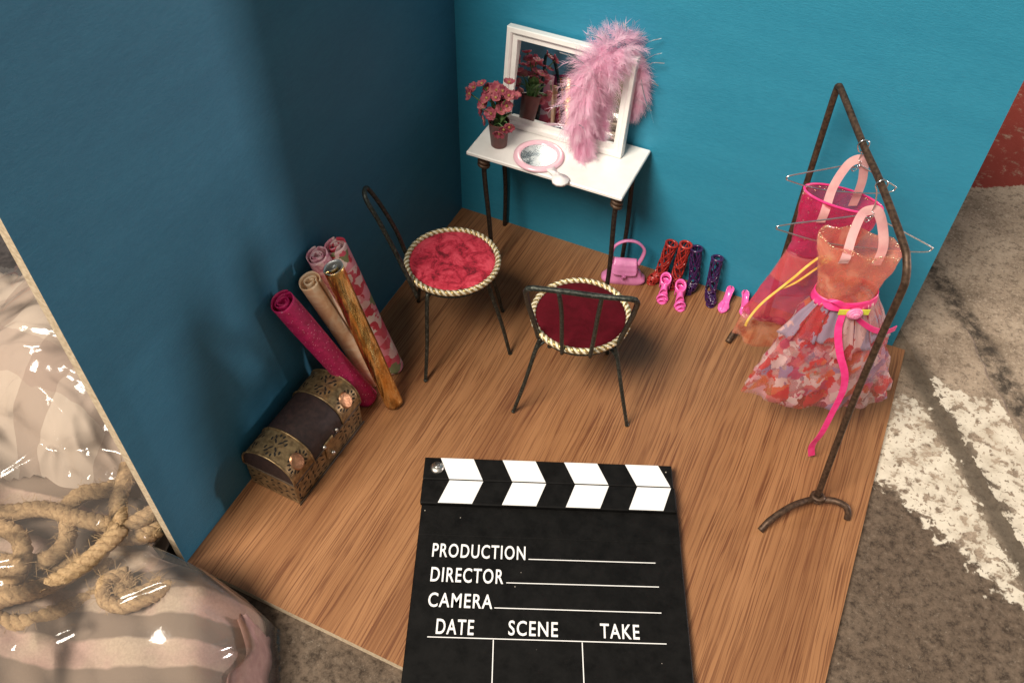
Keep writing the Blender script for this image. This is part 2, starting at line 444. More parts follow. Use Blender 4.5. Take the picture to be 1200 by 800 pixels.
def glitter():
    m, nt, p, out = new_mat('magenta_glitter_cloth')
    v = coords(nt)
    vo = N(nt, 'ShaderNodeTexVoronoi'); vo.inputs['Scale'].default_value = 6.5; nt.links.new(v, vo.inputs[0])
    f = noise(nt, v, 2.5, 5, .7)
    c = ramp(nt, f, [(.35, (.36, .005, .075)), (.65, (.58, .018, .14))])
    spk = N(nt, 'ShaderNodeTexVoronoi'); spk.inputs['Scale'].default_value = 16; nt.links.new(v, spk.inputs[0])
    sp = nt.nodes.new('ShaderNodeSeparateColor'); nt.links.new(spk.outputs['Color'], sp.inputs[0])
    isp = mth(nt, 'MULTIPLY', mth(nt, 'GREATER_THAN', sp.outputs[0], .93), mth(nt, 'LESS_THAN', spk.outputs['Distance'], .38))
    dk = mth(nt, 'LESS_THAN', vo.outputs['Distance'], .16)
    c = mix(nt, mth(nt, 'MULTIPLY', dk, .55), c, (.12, .002, .03))
    c = mix(nt, isp, c, (.95, .70, .80))
    setc(nt, p, c); p.inputs['Roughness'].default_value = .5
    nt.links.new(mth(nt, 'MULTIPLY', isp, .9), p.inputs['Metallic'])
    bump(nt, p, f, .4, .06); return m
M['glitter'] = glitter()
def wavy(name, a, b, c3, scale, stretch, dist=1.5, rough=.7):
    m, nt, p, out = new_mat(name)
    f = noise(nt, coords(nt, stretch), scale, 4, .55, dist)
    setc(nt, p, ramp(nt, f, [(.38, a), (.5, b), (.62, c3)])); p.inputs['Roughness'].default_value = rough
    bump(nt, p, f, .2, .05); return m
M['cream_cloth'] = wavy('peach_cream_cloth', (.82, .50, .28), (.90, .62, .38), (.94, .74, .52), 1.0, (.5, 1, 1))
M['lace'] = wavy('pale_pink_lacy_cloth', (.58, .20, .28), (.74, .38, .45), (.82, .58, .60), 2.2, (1, 1, 1))
def floral():
    m, nt, p, out = new_mat('pink_red_flower_print')
    v = coords(nt)
    d = noise(nt, v, 1.5, 3)
    va = N(nt, 'ShaderNodeVectorMath', _operation='ADD'); cb = N(nt, 'ShaderNodeCombineXYZ')
    for i in range(3): nt.links.new(d, cb.inputs[i])
    nt.links.new(v, va.inputs[0]); nt.links.new(cb.outputs[0], va.inputs[1])
    vo = N(nt, 'ShaderNodeTexVoronoi'); vo.inputs['Scale'].default_value = 1.7; nt.links.new(va.outputs[0], vo.inputs[0])
    sp = nt.nodes.new('ShaderNodeSeparateColor'); nt.links.new(vo.outputs['Color'], sp.inputs[0])
    c = ramp(nt, sp.outputs[0], [(0, (.80, .55, .55)), (.22, (.60, .05, .09)), (.42, (.78, .30, .38)), (.6, (.84, .72, .68)), (.74, (.22, .25, .12)), (.82, (.66, .10, .16))], 'CONSTANT')
    setc(nt, p, c); p.inputs['Roughness'].default_value = .65; return m
M['floral'] = floral()
def foil():
    m, nt, p, out = new_mat('gold_foil')
    f = noise(nt, coords(nt, (2.6, 2.6, .22)), 1.1, 4, .6, .5)
    setc(nt, p, ramp(nt, f, [(.35, (.62, .28, .07)), (.52, (.80, .44, .13)), (.68, (.92, .66, .30))]))
    p.inputs['Metallic'].default_value = 1.0; p.inputs['Roughness'].default_value = .26
    c2 = noise(nt, coords(nt, (1.1, 1.1, .5)), 1.4, 5, .7)
    c = mix(nt, ramp(nt, c2, [(.5, 0.0), (.62, .75)]), ramp(nt, f, [(.35, (.66, .36, .10)), (.52, (.86, .54, .19)), (.68, (.96, .74, .38))]), (.24, .16, .06)); setc(nt, p, c)
    bump(nt, p, f, .8, .12); return m
M['foil'] = foil()
M['silver_lining'] = simple('silver_foil_lining', (.42, .44, .45), (.62, .64, .64), 2, .45, .7)
M['purse'] = simple('candy_pink_plastic', (.62, .20, .42), (.68, .24, .47), 3, .35, coat=.25)
M['purse_dark'] = simple('candy_pink_clasp', (.45, .11, .28), (.55, .17, .36), 3, .3, coat=.3)
M['red_boot'] = simple('red_rubbery_plastic', (.27, .014, .012), (.38, .03, .022), 5, .35, coat=.3)
M['purple_boot'] = simple('deep_purple_plastic', (.022, .005, .045), (.05, .012, .085), 5, .28, coat=.5)
M['pink_shoe'] = simple('hot_pink_plastic', (.80, .10, .40), (.88, .15, .48), 4, .25, coat=.6)
def sheer(name, stops, scale, alpha_lo, alpha_hi, sparkle=0.0, bands=None, rough=.5, stretch=(1, 1, 1), dist=.6, vor=None):
    m, nt, p, out = new_mat(name)
    v = coords(nt, stretch)
    f = noise(nt, v, scale, 4, .6, dist)
    if vor:
        d = noise(nt, v, 1.5, 3, .55)
        cb = N(nt, 'ShaderNodeCombineXYZ')
        for i in range(3): nt.links.new(mth(nt, 'MULTIPLY', d, 1.6), cb.inputs[i])
        va = N(nt, 'ShaderNodeVectorMath', _operation='ADD'); nt.links.new(v, va.inputs[0]); nt.links.new(cb.outputs[0], va.inputs[1])
        vo = N(nt, 'ShaderNodeTexVoronoi'); vo.inputs['Scale'].default_value = vor; nt.links.new(va.outputs[0], vo.inputs[0])
        sp = nt.nodes.new('ShaderNodeSeparateColor'); nt.links.new(vo.outputs['Color'], sp.inputs[0])
        c = ramp(nt, sp.outputs[0], stops, 'CONSTANT')
        af = sp.outputs[1]
    else:
        c = ramp(nt, f, stops); af = f
    if bands:
        tc = nt.nodes.new('ShaderNodeTexCoord'); sx = nt.nodes.new('ShaderNodeSeparateXYZ'); nt.links.new(tc.outputs['Object'], sx.inputs[0])
        z = mth(nt, 'MULTIPLY', sx.outputs[2], 100)
        for (z0, z1, col) in bands:
            k = mth(nt, 'MULTIPLY', mth(nt, 'GREATER_THAN', z, z0), mth(nt, 'LESS_THAN', z, z1))
            c = mix(nt, mth(nt, 'MULTIPLY', k, .8), c, col)
    if sparkle:
        spk = N(nt, 'ShaderNodeTexVoronoi'); spk.inputs['Scale'].default_value = 9; nt.links.new(coords(nt), spk.inputs[0])
        s2 = nt.nodes.new('ShaderNodeSeparateColor'); nt.links.new(spk.outputs['Color'], s2.inputs[0])
        isp = mth(nt, 'MULTIPLY', mth(nt, 'GREATER_THAN', s2.outputs[0], 1-sparkle), mth(nt, 'LESS_THAN', spk.outputs['Distance'], .35))
        c = mix(nt, isp, c, (.95, .80, .62)); nt.links.new(mth(nt, 'MULTIPLY', isp, .9), p.inputs['Metallic'])
    setc(nt, p, c); p.inputs['Roughness'].default_value = rough
    p.inputs['Sheen Weight'].default_value = .15; p.inputs['Coat Weight'].default_value = .25; p.inputs['Coat Roughness'].default_value = .2
    a = ramp(nt, af, [(.3, alpha_lo), (.7, alpha_hi)])
    bump(nt, p, f, .3, .06)
    see_through(m, nt, p, out, a, c)
    return m
M['coral_bodice'] = sheer('sparkling_coral_organza', [(.35, (.86, .22, .16)), (.55, (.92, .35, .22)), (.7, (.94, .50, .34))], 1.1, .30, .50, .14, rough=.25)
M['floral_skirt'] = sheer('petal_print_organza', [(0, (.78, .44, .48)), (.16, (.72, .09, .09)), (.36, (.78, .24, .25)), (.50, (.46, .32, .48)), (.60, (.84, .64, .63)), (.76, (.78, .22, .12)), (.90, (.60, .11, .19))], 1.0, .20, .58, vor=2.1, stretch=(1, 1, .75))
M['panel_cloth'] = sheer('pale_streaked_organza', [(0, (.80, .56, .55)), (.28, (.72, .26, .27)), (.46, (.46, .38, .50)), (.60, (.84, .70, .65)), (.76, (.66, .09, .10)), (.88, (.74, .44, .44))], 1.0, .34, .68, vor=1.1, stretch=(1, 1, .45))
M['magenta_bodice'] = sheer('magenta_red_organza', [(.35, (.62, .012, .10)), (.55, (.78, .03, .16)), (.7, (.84, .10, .26))], 1.0, .40, .62, .05, rough=.3)
M['red_skirt'] = sheer('sheer_red_organza', [(.35, (.72, .04, .14)), (.6, (.84, .11, .18))], .5, .28, .46, bands=[(-8, -8.4, (.8, .2, .1))], rough=.45)
M['red_hem'] = sheer('sheer_coral_hem', [(.4, (.75, .10, .05)), (.5, (.82, .30, .16)), (.6, (.84, .40, .26))], .8, .16, .40, rough=.35)
M['coral_panel'] = sheer('sheer_coral_panel', [(.4, (.84, .16, .16)), (.6, (.88, .30, .27))], .6, .24, .34)
M['pink_satin'] = simple('pale_pink_satin', (.70, .36, .37), (.80, .47, .46), 1.5, .3)
M['hot_ribbon'] = simple('hot_pink_ribbon', (.78, .03, .20), (.86, .06, .27), 3, .4)
M['sequin'] = simple('pale_gold_sequin', (.80, .60, .36), (.92, .82, .62), 9, .2, .9)
M['rosette'] = simple('pink_satin_rosette', (.76, .16, .36), (.86, .32, .50), 4, .4)
M['lime_ribbon'] = simple('lime_yellow_ribbon', (.68, .72, .04), (.78, .80, .10), 3, .4)
M['yellow_ribbon'] = simple('yellow_orange_ribbon', (.72, .40, .06), (.80, .60, .16), 2, .35)
def rope_mat():
    m, nt, p, out = new_mat('hemp_rope')
    f = noise(nt, coords(nt, (1, 1, 1)), 6, 5, .7)
    setc(nt, p, ramp(nt, f, [(.3, (.24, .15, .075)), (.6, (.44, .30, .16)), (.8, (.55, .41, .25))]))
    p.inputs['Roughness'].default_value = .9; bump(nt, p, f, .6, .08); return m
M['rope'] = rope_mat()
def stripes(name, pale, dark, k, curve, pale2, thr=.0):
    m, nt, p, out = new_mat(name)
    v = coords(nt); sx = nt.nodes.new('ShaderNodeSeparateXYZ'); nt.links.new(v, sx.inputs[0])
    n1 = noise(nt, coords(nt), .35, 3); n2 = noise(nt, coords(nt), 8, 4, .7)
    pp = mth(nt, 'ADD', mth(nt, 'MULTIPLY', sx.outputs[0], .905), mth(nt, 'MULTIPLY', sx.outputs[1], .424))
    qq = mth(nt, 'ADD', mth(nt, 'MULTIPLY', sx.outputs[0], -.424), mth(nt, 'MULTIPLY', sx.outputs[1], .905))
    dp = mth(nt, 'SUBTRACT', pp, 6.4)
    w = mth(nt, 'ADD', qq, mth(nt, 'MULTIPLY', mth(nt, 'MULTIPLY', dp, dp), -curve))
    w = mth(nt, 'ADD', w, mth(nt, 'MULTIPLY', n1, .8))
    st = N(nt, 'ShaderNodeMapRange'); st.inputs[1].default_value = -.18; st.inputs[2].default_value = .18; nt.links.new(mth(nt, 'SINE', mth(nt, 'MULTIPLY', w, k)), st.inputs[0]); st = st.outputs[0]
    c = mix(nt, st, dark, mix(nt, ramp(nt, n1, [(.4, 0.0), (.6, 1.0)]), pale, pale2))
    c = mix(nt, ramp(nt, n2, [(.4, .25), (.6, 0.0)]), c, (.18, .13, .10))
    setc(nt, p, c); p.inputs['Roughness'].default_value = .9; bump(nt, p, n2, .3, .05); return m
M['striped'] = stripes('striped_cotton', (.43, .34, .26), (.185, .138, .105), 2.7, .018, (.40, .27, .23))
def check():
    m, nt, p, out = new_mat('pale_checked_cotton')
    v = coords(nt); sx = nt.nodes.new('ShaderNodeSeparateXYZ'); nt.links.new(v, sx.inputs[0])
    n1 = noise(nt, coords(nt), .3, 3)
    a = mth(nt, 'SINE', mth(nt, 'ADD', mth(nt, 'MULTIPLY', sx.outputs[0], 1.2), mth(nt, 'MULTIPLY', n1, 1.6)))
    b = mth(nt, 'SINE', mth(nt, 'ADD', mth(nt, 'MULTIPLY', sx.outputs[1], .9), mth(nt, 'MULTIPLY', n1, 1.5)))
    c = mix(nt, mth(nt, 'GREATER_THAN', a, .25), (.46, .38, .315), (.34, .265, .215))
    c = mix(nt, mth(nt, 'MULTIPLY', mth(nt, 'GREATER_THAN', b, .55), .4), c, (.26, .175, .145))
    setc(nt, p, c); p.inputs['Roughness'].default_value = .9; return m
M['check'] = check()
M['dark_cloth'] = simple('dark_grey_cloth', (.02, .017, .018), (.05, .042, .042), 3, .8, bmp=.3)
M['pink_cloth'] = simple('rose_cotton', (.36, .21, .19), (.46, .29, .255), 2, .9, bmp=.4)
def film():
    m, nt, p, out = new_mat('clear_plastic_film')
    nt.nodes.remove(p)
    fr = N(nt, 'ShaderNodeFresnel'); fr.inputs[0].default_value = 1.5
    tr = N(nt, 'ShaderNodeBsdfTransparent'); tr.inputs[0].default_value = (.985, .975, .96, 1)
    gl = N(nt, 'ShaderNodeBsdfGlossy'); gl.inputs['Roughness'].default_value = .12
    df = N(nt, 'ShaderNodeBsdfDiffuse'); df.inputs[0].default_value = (.8, .76, .72, 1)
    f = noise(nt, coords(nt), .8, 4, .6)
    b = nt.nodes.new('ShaderNodeBump'); b.inputs['Strength'].default_value = .12; b.inputs['Distance'].default_value = .3*S
    nt.links.new(f, b.inputs['Height']); nt.links.new(b.outputs[0], gl.inputs['Normal']); nt.links.new(b.outputs[0], fr.inputs['Normal'])
    a = N(nt, 'ShaderNodeMixShader'); nt.links.new(mth(nt, 'MULTIPLY', fr.outputs[0], 1.25, clamp=True), a.inputs[0])
    nt.links.new(tr.outputs[0], a.inputs[1]); nt.links.new(gl.outputs[0], a.inputs[2])
    d2 = N(nt, 'ShaderNodeMixShader'); d2.inputs[0].default_value = .045
    nt.links.new(a.outputs[0], d2.inputs[1]); nt.links.new(df.outputs[0], d2.inputs[2])
    nt.links.new(d2.outputs[0], out.inputs[0]); return m
M['film'] = film()

# ================================================================== THE SET
rnd = random.Random(7)
def ground():
    mb = MB(); mb.smooth = False
    mb.add([(-300, -300, -.46), (400, -300, -.46), (400, 500, -.46), (-300, 500, -.46)], [(0, 1, 2, 3)])
    o = mb.build('ground', M['concrete']); o['kind'] = 'structure'
    # the raised strip of concrete beside the board (a shallow step)
    mb = MB(); d = V3(.545, -.838, 0); e = V3(.838, .545, 0); o0 = V3(30.3, .9, -.455)
    n = 90; vs = []; fs = []
    r2 = random.Random(5)
    for i in range(n+1):
        s = -1.5+i*.9
        j0 = r2.uniform(-.07, .07); j1 = 3.9-.055*max(0, s)*(1 if s < 20 else 20/s)+r2.uniform(-.25, .25)
        for (a, z) in ((j0-.10, 0), (j0, .20), (j1, .20), (j1+.25, .0)):
            vs.append(o0+d*s+e*a+V3(0, 0, z))
    for i in range(n):
        for k in range(3): fs.append((i*4+k, i*4+k+1, i*4+k+5, i*4+k+4))
    fs.append((0, 1, 2, 3))
    mb.smooth = False; mb.add(vs, fs)
    o = mb.build('concrete_step', M['concrete']); o['kind'] = 'structure'
ground()
def panel(name, lo, hi, label, cat, faces):
    mb = MB(); mb.smooth = False
    (x0, y0, z0), (x1, y1, z1) = lo, hi
    c = [(x, y, z) for z in (z0, z1) for y in (y0, y1) for x in (x0, x1)]
    quads = {'-z': (0, 2, 3, 1), '+z': (4, 5, 7, 6), '-y': (0, 1, 5, 4), '+x': (1, 3, 7, 5), '+y': (3, 2, 6, 7), '-x': (2, 0, 4, 6)}
    for k, q in quads.items():
        mb.mi = 0 if k in faces else 1
        mb.add([c[i] for i in q], [(0, 1, 2, 3)])
    return mb, label, cat
mb, *_ = panel('', (0, -30, -.45), (30.18, 0, 0), '', '', ('+z',))
tag(mb.build('floor_board', [M['oak'], M['raw_board']]), 'square oak-look board lying on the concrete as the floor of the little room', 'floor board')
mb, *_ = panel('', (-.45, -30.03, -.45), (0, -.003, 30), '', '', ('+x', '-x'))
tag(mb.build('wall_panel', [M['shaded_blue'], M['raw_board']]), 'blue painted wall panel with shade in its colour, behind the rolls of cloth, its raw tan edge towards the plastic bag', 'wall panel')
mb, *_ = panel('', (-.45, 0, -.45), (29.4, .45, 30), '', '', ('-y', '+y'))
tag(mb.build('wall_panel', [M['blue'], M['raw_board']]), 'bright blue painted wall panel behind the dressing table and the doll shoes', 'wall panel')

# ------------------------------------------------------------------ dressing table
def dressing_table():
    t = thing('dressing_table', 'small table with a plain white top on thin dark iron legs against the blue wall', 'table', (7.9, -2.5, 0))
    mb = MB(); mb.box((3.1, -4.95, 8.9), (12.72, -.12, 9.15), .05); part(mb, 'tabletop', M['white_lacquer'], t)
    for (xt, yt, xb, yb) in ((3.95, -4.35, 4.5, -4.4), (12.3, -4.35, 12.3, -4.3), (3.45, -.62, 3.45, -.35), (12.05, -.62, 12.05, -.65)):
        mb = MB()
        mb.tube(spline([(xt, yt, 8.9), (lerp(xt, xb, .15)-.05, yt, 7.2), (lerp(xt, xb, .6)+.04, yb, 3.5), (xb, yb, 0)], 6), lambda u: .16-.02*u, 8)
        lg = part(mb, 'leg', M['iron'], t)
        mb = MB()
        pts = [(xt+.25*math.cos(a), yt+.25*math.sin(a), 8.86-.88*a/(2*PI*3.2)) for a in [k*2*PI/14 for k in range(46)]]
        mb.tube(pts, .14, 6); BASES[lg] = BASES[t]
        part(mb, 'wire_coil', M['rust_wire'], lg)
    mb = MB(); mb.tube([(3.95, -4.35, 8.75), (12.3, -4.35, 8.75)], .1, 6); mb.tube([(3.45, -.62, 8.75), (12.05, -.62, 8.75)], .1, 6)
    mb.tube([(3.95, -4.35, 8.72), (3.45, -.62, 8.72)], .1, 6); mb.tube([(12.3, -4.35, 8.72), (12.05, -.62, 8.72)], .1, 6)
    part(mb, 'leg_frame', M['iron'], t)
dressing_table()

def standing_mirror():
    base = (7.55, -1.4, 9.15)
    t = thing('standing_mirror', 'white framed mirror leaning on the wall above the white tabletop', 'mirror', base)
    o = V3(3.72, -1.66, 9.155); ex = V3(7.72, -.02, .02).normalized(); W, H = 7.72, 5.98
    up = V3(.10, .92, 5.96); up = (up-ex*up.dot(ex)).normalized(); nn = ex.cross(up).normalized()*1.0   # points to the room
    if nn.y > 0: nn = -nn
    P = lambda a, b, c: o+ex*a+up*b+nn*c
    fw, fb, ft = .62, .66, .70
    prof = [(0, -.48), (0, 0), (.05, .06), (.40, .06), (.52, -.02), (.56, -.14), (1.0, -.16), (1.0, -.47)]
    mb = MB(); mb.smooth = False; vs = []
    for k, (t_, c) in enumerate(prof):
        for (sx, sy) in ((0, 0), (1, 0), (1, 1), (0, 1)):
            a = fw*t_ if sx == 0 else W-fw*t_
            b = fb*t_ if sy == 0 else H-ft*t_
            vs.append(P(a, b, c))
    fs = [(k*4+i, k*4+(i+1) % 4, k*4+4+(i+1) % 4, k*4+4+i) for k in range(len(prof)-1) for i in range(4)]
    fs.append((3, 2, 1, 0))
    mb.add(vs, fs); part(mb, 'frame', M['white_lacquer'], t)
    mb = MB(); mb.smooth = False
    mb.add([P(fw-.02, fb-.02, -.165), P(W-fw+.02, fb-.02, -.165), P(W-fw+.02, H-ft+.02, -.46), P(fw-.02, H-ft+.02, -.46)], [(0, 1, 2, 3)])
    part(mb, 'glass', M['mirror'], t)
    return P
MP = standing_mirror()

def hand_mirror():
    c = V3(7.12, -3.62, 9.16)
    t = thing('hand_mirror', 'round pink rimmed hand mirror lying on the front of the white tabletop', 'hand mirror', tuple(c))
    mb = MB(); mb.lathe([(1.05, .13), (1.12, .21), (1.30, .23), (1.45, .17), (1.47, .05), (1.40, 0), (0, 0)], c, 44); part(mb, 'rim', M['pale_pink_plastic'], t)
    mb = MB(); mb.lathe([(1.10, .13), (.6, .135), (0, .137)], c, 40); part(mb, 'glass', M['hand_mirror'], t)
    d = V3(1.98, -1.5, 0).normalized(); sd = V3(-d.y, d.x, 0)
    mb = MB()
    outl = [(1.30, .30), (1.55, .20), (1.85, .17), (2.05, .26), (2.25, .42), (2.5, .50), (2.75, .42), (2.93, .2), (2.97, 0)]
    ring = [(x, w) for x, w in outl]+[(x, -w) for x, w in outl[::-1][1:]]
    n = len(ring)
    top = [c+d*x+sd*w+V3(0, 0, .20) for x, w in ring]; bot = [c+d*x+sd*w+V3(0, 0, .03) for x, w in ring]
    mb.add(top+bot, [tuple(range(n)), tuple(range(2*n-1, n-1, -1))]+[(i, n+i, n+(i+1) % n, (i+1) % n) for i in range(n)])
    part(mb, 'handle', M['white_plastic'], t)
hand_mirror()

def potted_flowers():
    b = V3(4.55, -3.55, 9.15)
    t = thing('potted_flowers', 'little brown red pot of dusty pink flowers on the white tabletop', 'potted plant', tuple(b))
    mb = MB(); mb.lathe([(0, .02), (.44, .02), (.47, .06), (.60, 1.62), (.63, 1.66), (.60, 1.68), (.55, 1.62), (.53, 1.35)], b, 26); part(mb, 'pot', M['pot'], t)
    mb = MB(); mb.lathe([(.54, 1.42), (.3, 1.48), (0, 1.5)], b, 20); part(mb, 'soil', M['soil'], t)
    bl = [(2.96,-3.96,12.38),(3.07,-3.66,12.62),(3.65,-3.83,13.10),(3.9,-3.6,12.76),(4.41,-3.57,12.79),(4.98,-4.03,13.15),(5.38,-4.1,13.05),(5.36,-3.46,12.56),(4.05,-4.04,12.44),(4.55,-3.97,12.57),(4.71,-3.2,12.21),(3.69,-3.73,11.78),(4.47,-3.36,11.94),(5.1,-3.72,12.06),(3.55,-3.66,11.25),(4.32,-4.05,11.55),(4.75,-3.67,11.66),(3.75,-3.73,10.75),(5.40,-3.98,10.95),(4.95,-4.3,10.62),(5.15,-4.15,10.85),
          (4.0,-2.9,12.5),(4.8,-2.8,12.9),(5.2,-2.9,12.2),(3.6,-3.0,12.0)]
    r = random.Random(11)
    mb = MB()
    for k in range(11):
        q = Vector(bl[(k*2) % len(bl)]); p0 = b+V3(r.uniform(-.3, .3), r.uniform(-.3, .3), 1.45)
        mid = p0.lerp(q, .5)+V3(0, 0, .25)
        mb.tube(spline([p0, mid, q], 5), .035, 5)
    part(mb, 'stems', M['leaf'], t)
    for k in range(16):
        a = r.uniform(0, 2*PI); p0 = b+V3(.25*math.cos(a), .25*math.sin(a), 1.5)
        if k < 11: a = r.uniform(.1*PI, .9*PI)          # most leaves lean to the mirror
        ln = r.uniform(1.1, 1.9); d = V3(math.cos(a), math.sin(a), 0)
        pts = [p0+d*(ln*.45*s*s+.1*s)+V3(0, 0, ln*(s-.25*s*s)) for s in (0, .25, .5, .75, 1)]
        mb = MB(); mb.ribbon(pts, lambda s: .02+.30*math.sin(PI*min(1, s*.93+.06))**.8, V3(-d.y, d.x, .2)); part(mb, 'leaf', M['leaf'], t, solid=.015)
    for q in bl:
        q = Vector(q); ax = (q-(b+V3(0, .1, 2.0))).normalized()+V3(r.uniform(-.5, .5), r.uniform(-.9, .1), r.uniform(-.3, .5)); ax.normalize()
        u = ax.orthogonal().normalized(); w = ax.cross(u); sz = r.uniform(.28, .40); ph = r.uniform(0, 6)
        mb = MB()
        for k in range(5):
            a = ph+2*PI*k/5; rad = u*math.cos(a)+w*math.sin(a); tan = -u*math.sin(a)+w*math.cos(a)
            cup = r.uniform(.15, .55)
            def pf(s, v, rad=rad, tan=tan, cup=cup):
                wd = .62*sz*math.sin(PI*min(1, .12+.80*v))**.7
                x = (s-.5)*2
                return q+rad*(sz*v)+tan*(wd*x)+ax*(cup*sz*v*v+.18*sz*x*x)
            mb.grid(pf, 4, 4)
        f = part(mb, 'blossom', M['petal'], t, solid=.02); BASES[f] = BASES[t]
        mb = MB(); mb.ball(q+ax*.06, .085, 8, 6); part(mb, 'flower_centre', M['bud'], f)
potted_flowers()

def feather_boa():
    path = spline([(9.55, -2.6, 9.42), (9.25, -2.5, 10.4), (9.0, -2.4, 11.8), (9.08, -2.25, 13.1), (9.35, -1.95, 14.3), (9.75, -1.6, 15.3),
                   (10.3, -1.0, 15.7), (10.85, -.40, 15.15), (11.35, -.34, 14.0), (11.55, -.36, 12.9), (11.45, -.38, 11.75)], 14)
    t = thing('feather_boa', 'fluffy pink feather boa draped over the corner of the white mirror', 'feather boa', (9.8, -2.55, 9.2))
    r = random.Random(21); mb = MB(); L = len(path)
    def barb(p, d, n, ln, w):
        d = d.normalized(); sd = d.cross(n)
        if sd.length < .01: sd = d.orthogonal()
        sd.normalize(); bend = V3(r.uniform(-.3, .3), r.uniform(-.3, .3), r.uniform(-.55, .1))
        p1 = p+d*(ln*.5)+bend*(ln*.14); p2 = p+d*ln+bend*(ln*.45)
        for q in (p1, p2):
            if q.y > -.04: q.y = -.04
        mb.add([p-sd*w, p+sd*w, p1+sd*(w*.7), p1-sd*(w*.7), p2], [(0, 1, 2, 3), (3, 2, 4)])
    N_ = 980
    for i in range(N_):
        s = r.random(); fi = s*(L-1); k = min(L-2, int(fi)); p = path[k].lerp(path[k+1], fi-k)
        tan = (path[min(L-1, k+2)]-path[max(0, k-1)]).normalized()
        a = r.uniform(0, 2*PI); u = tan.orthogonal().normalized(); w = tan.cross(u)
        out = u*math.cos(a)+w*math.sin(a)
        back = s > .66
        if back: out.y *= .25
        flow = -tan if s < .55 else tan                    # feathers lie towards both hanging ends
        thick = interp([(0, .22), (.10, .65), (.28, 1.2), (.42, 1.05), (.55, 1.1), (.66, .75), (.85, .6), (1, .3)], s)
        d = (out*r.uniform(.35, .75)*thick+flow*(r.uniform(-.7, .7) if .40 < s < .68 else r.uniform(.7, 1.5))+V3(r.uniform(-.25, .25), r.uniform(-.2, .2), r.uniform(-.3, .1))).normalized()
        ln = r.uniform(.7, 1.45)*(.45+.55*thick); nrm = d.orthogonal().normalized(); sd = d.cross(nrm)
        ca = r.uniform(0, PI); sd = sd*math.cos(ca)+nrm*math.sin(ca); nrm = d.cross(sd)
        p = p+out*(r.uniform(.1, .55)*thick)
        curl = V3(r.uniform(-.2, .2), r.uniform(-.2, .1), -r.uniform(0, .5))
        nb = 11
        for j in range(nb):
            v = (j+.5)/nb; q = p+d*(ln*v)+curl*(ln*.4*v*v)
            if q.y > -.05: q.y = -.05
            bl = .62*(1-.35*v)*r.uniform(.6, 1.25)
            for sg in (-1, 1):
                barb(q, sd*sg*.8+d*(1.0+.8*v)+V3(r.uniform(-.25, .25), r.uniform(-.25, .25), r.uniform(-.3, .2)), nrm, bl, .013)
        barb(p, d+curl*.3, nrm, ln*1.02, .015)
        if i % 3 == 0:
            for _ in range(5):                              # loose wisps standing out of the fluff
                barb(p, out+flow*r.uniform(-.2, .8)+V3(r.uniform(-.4, .4), r.uniform(-.4, .4), r.uniform(-.3, .4)), nrm, r.uniform(.7, 1.3)*(.5+.5*thick), .008)
    part(mb, 'feathers', M['feather'], t)
    mb = MB()
    tin = [((9.6, -2.3, 14.6), (7.6, -2.5, 15.4)), ((9.4, -2.4, 12.6), (7.3, -2.7, 12.0)), ((9.4, -2.3, 11.8), (7.7, -2.8, 9.9)), ((10.6, -1.0, 15.6), (11.6, -.7, 16.7)), ((11.6, -.5, 14.2), (12.8, -.4, 15.0)), ((11.8, -.5, 12.9), (12.7, -.4, 11.2)),
           ((9.5, -2.4, 13.5), (8.0, -3.0, 13.6)), ((10.2, -1.3, 15.5), (9.4, -1.2, 16.4)), ((11.7, -.6, 13.8), (12.4, -.8, 12.2)), ((9.5, -2.5, 11.4), (9.9, -3.3, 12.6)), ((9.6, -2.6, 10.6), (9.2, -3.2, 11.8)), ((11.4, -.5, 14.6), (12.6, -.5, 15.6)), ((11.5, -.5, 13.4), (12.7, -.6, 13.7)), ((11.4, -.5, 12.4), (12.5, -.5, 12.0)), ((11.2, -.6, 15.1), (12.4, -.3, 16.3)), ((9.9, -1.5, 15.7), (8.6, -1.4, 16.1)), ((10.6, -1.0, 15.9), (10.4, -.9, 17.0))]
    for a, b in tin:
        a, b = Vector(a), Vector(b); mid = (a+b)/2+V3(r.uniform(-.2, .2), -.1, .3)
        mb.ribbon(spline([a, mid, b], 5), .06, V3(.3, .8, .5))
    part(mb, 'tinsel_strands', M['tinsel'], t, solid=.008)
feather_boa()

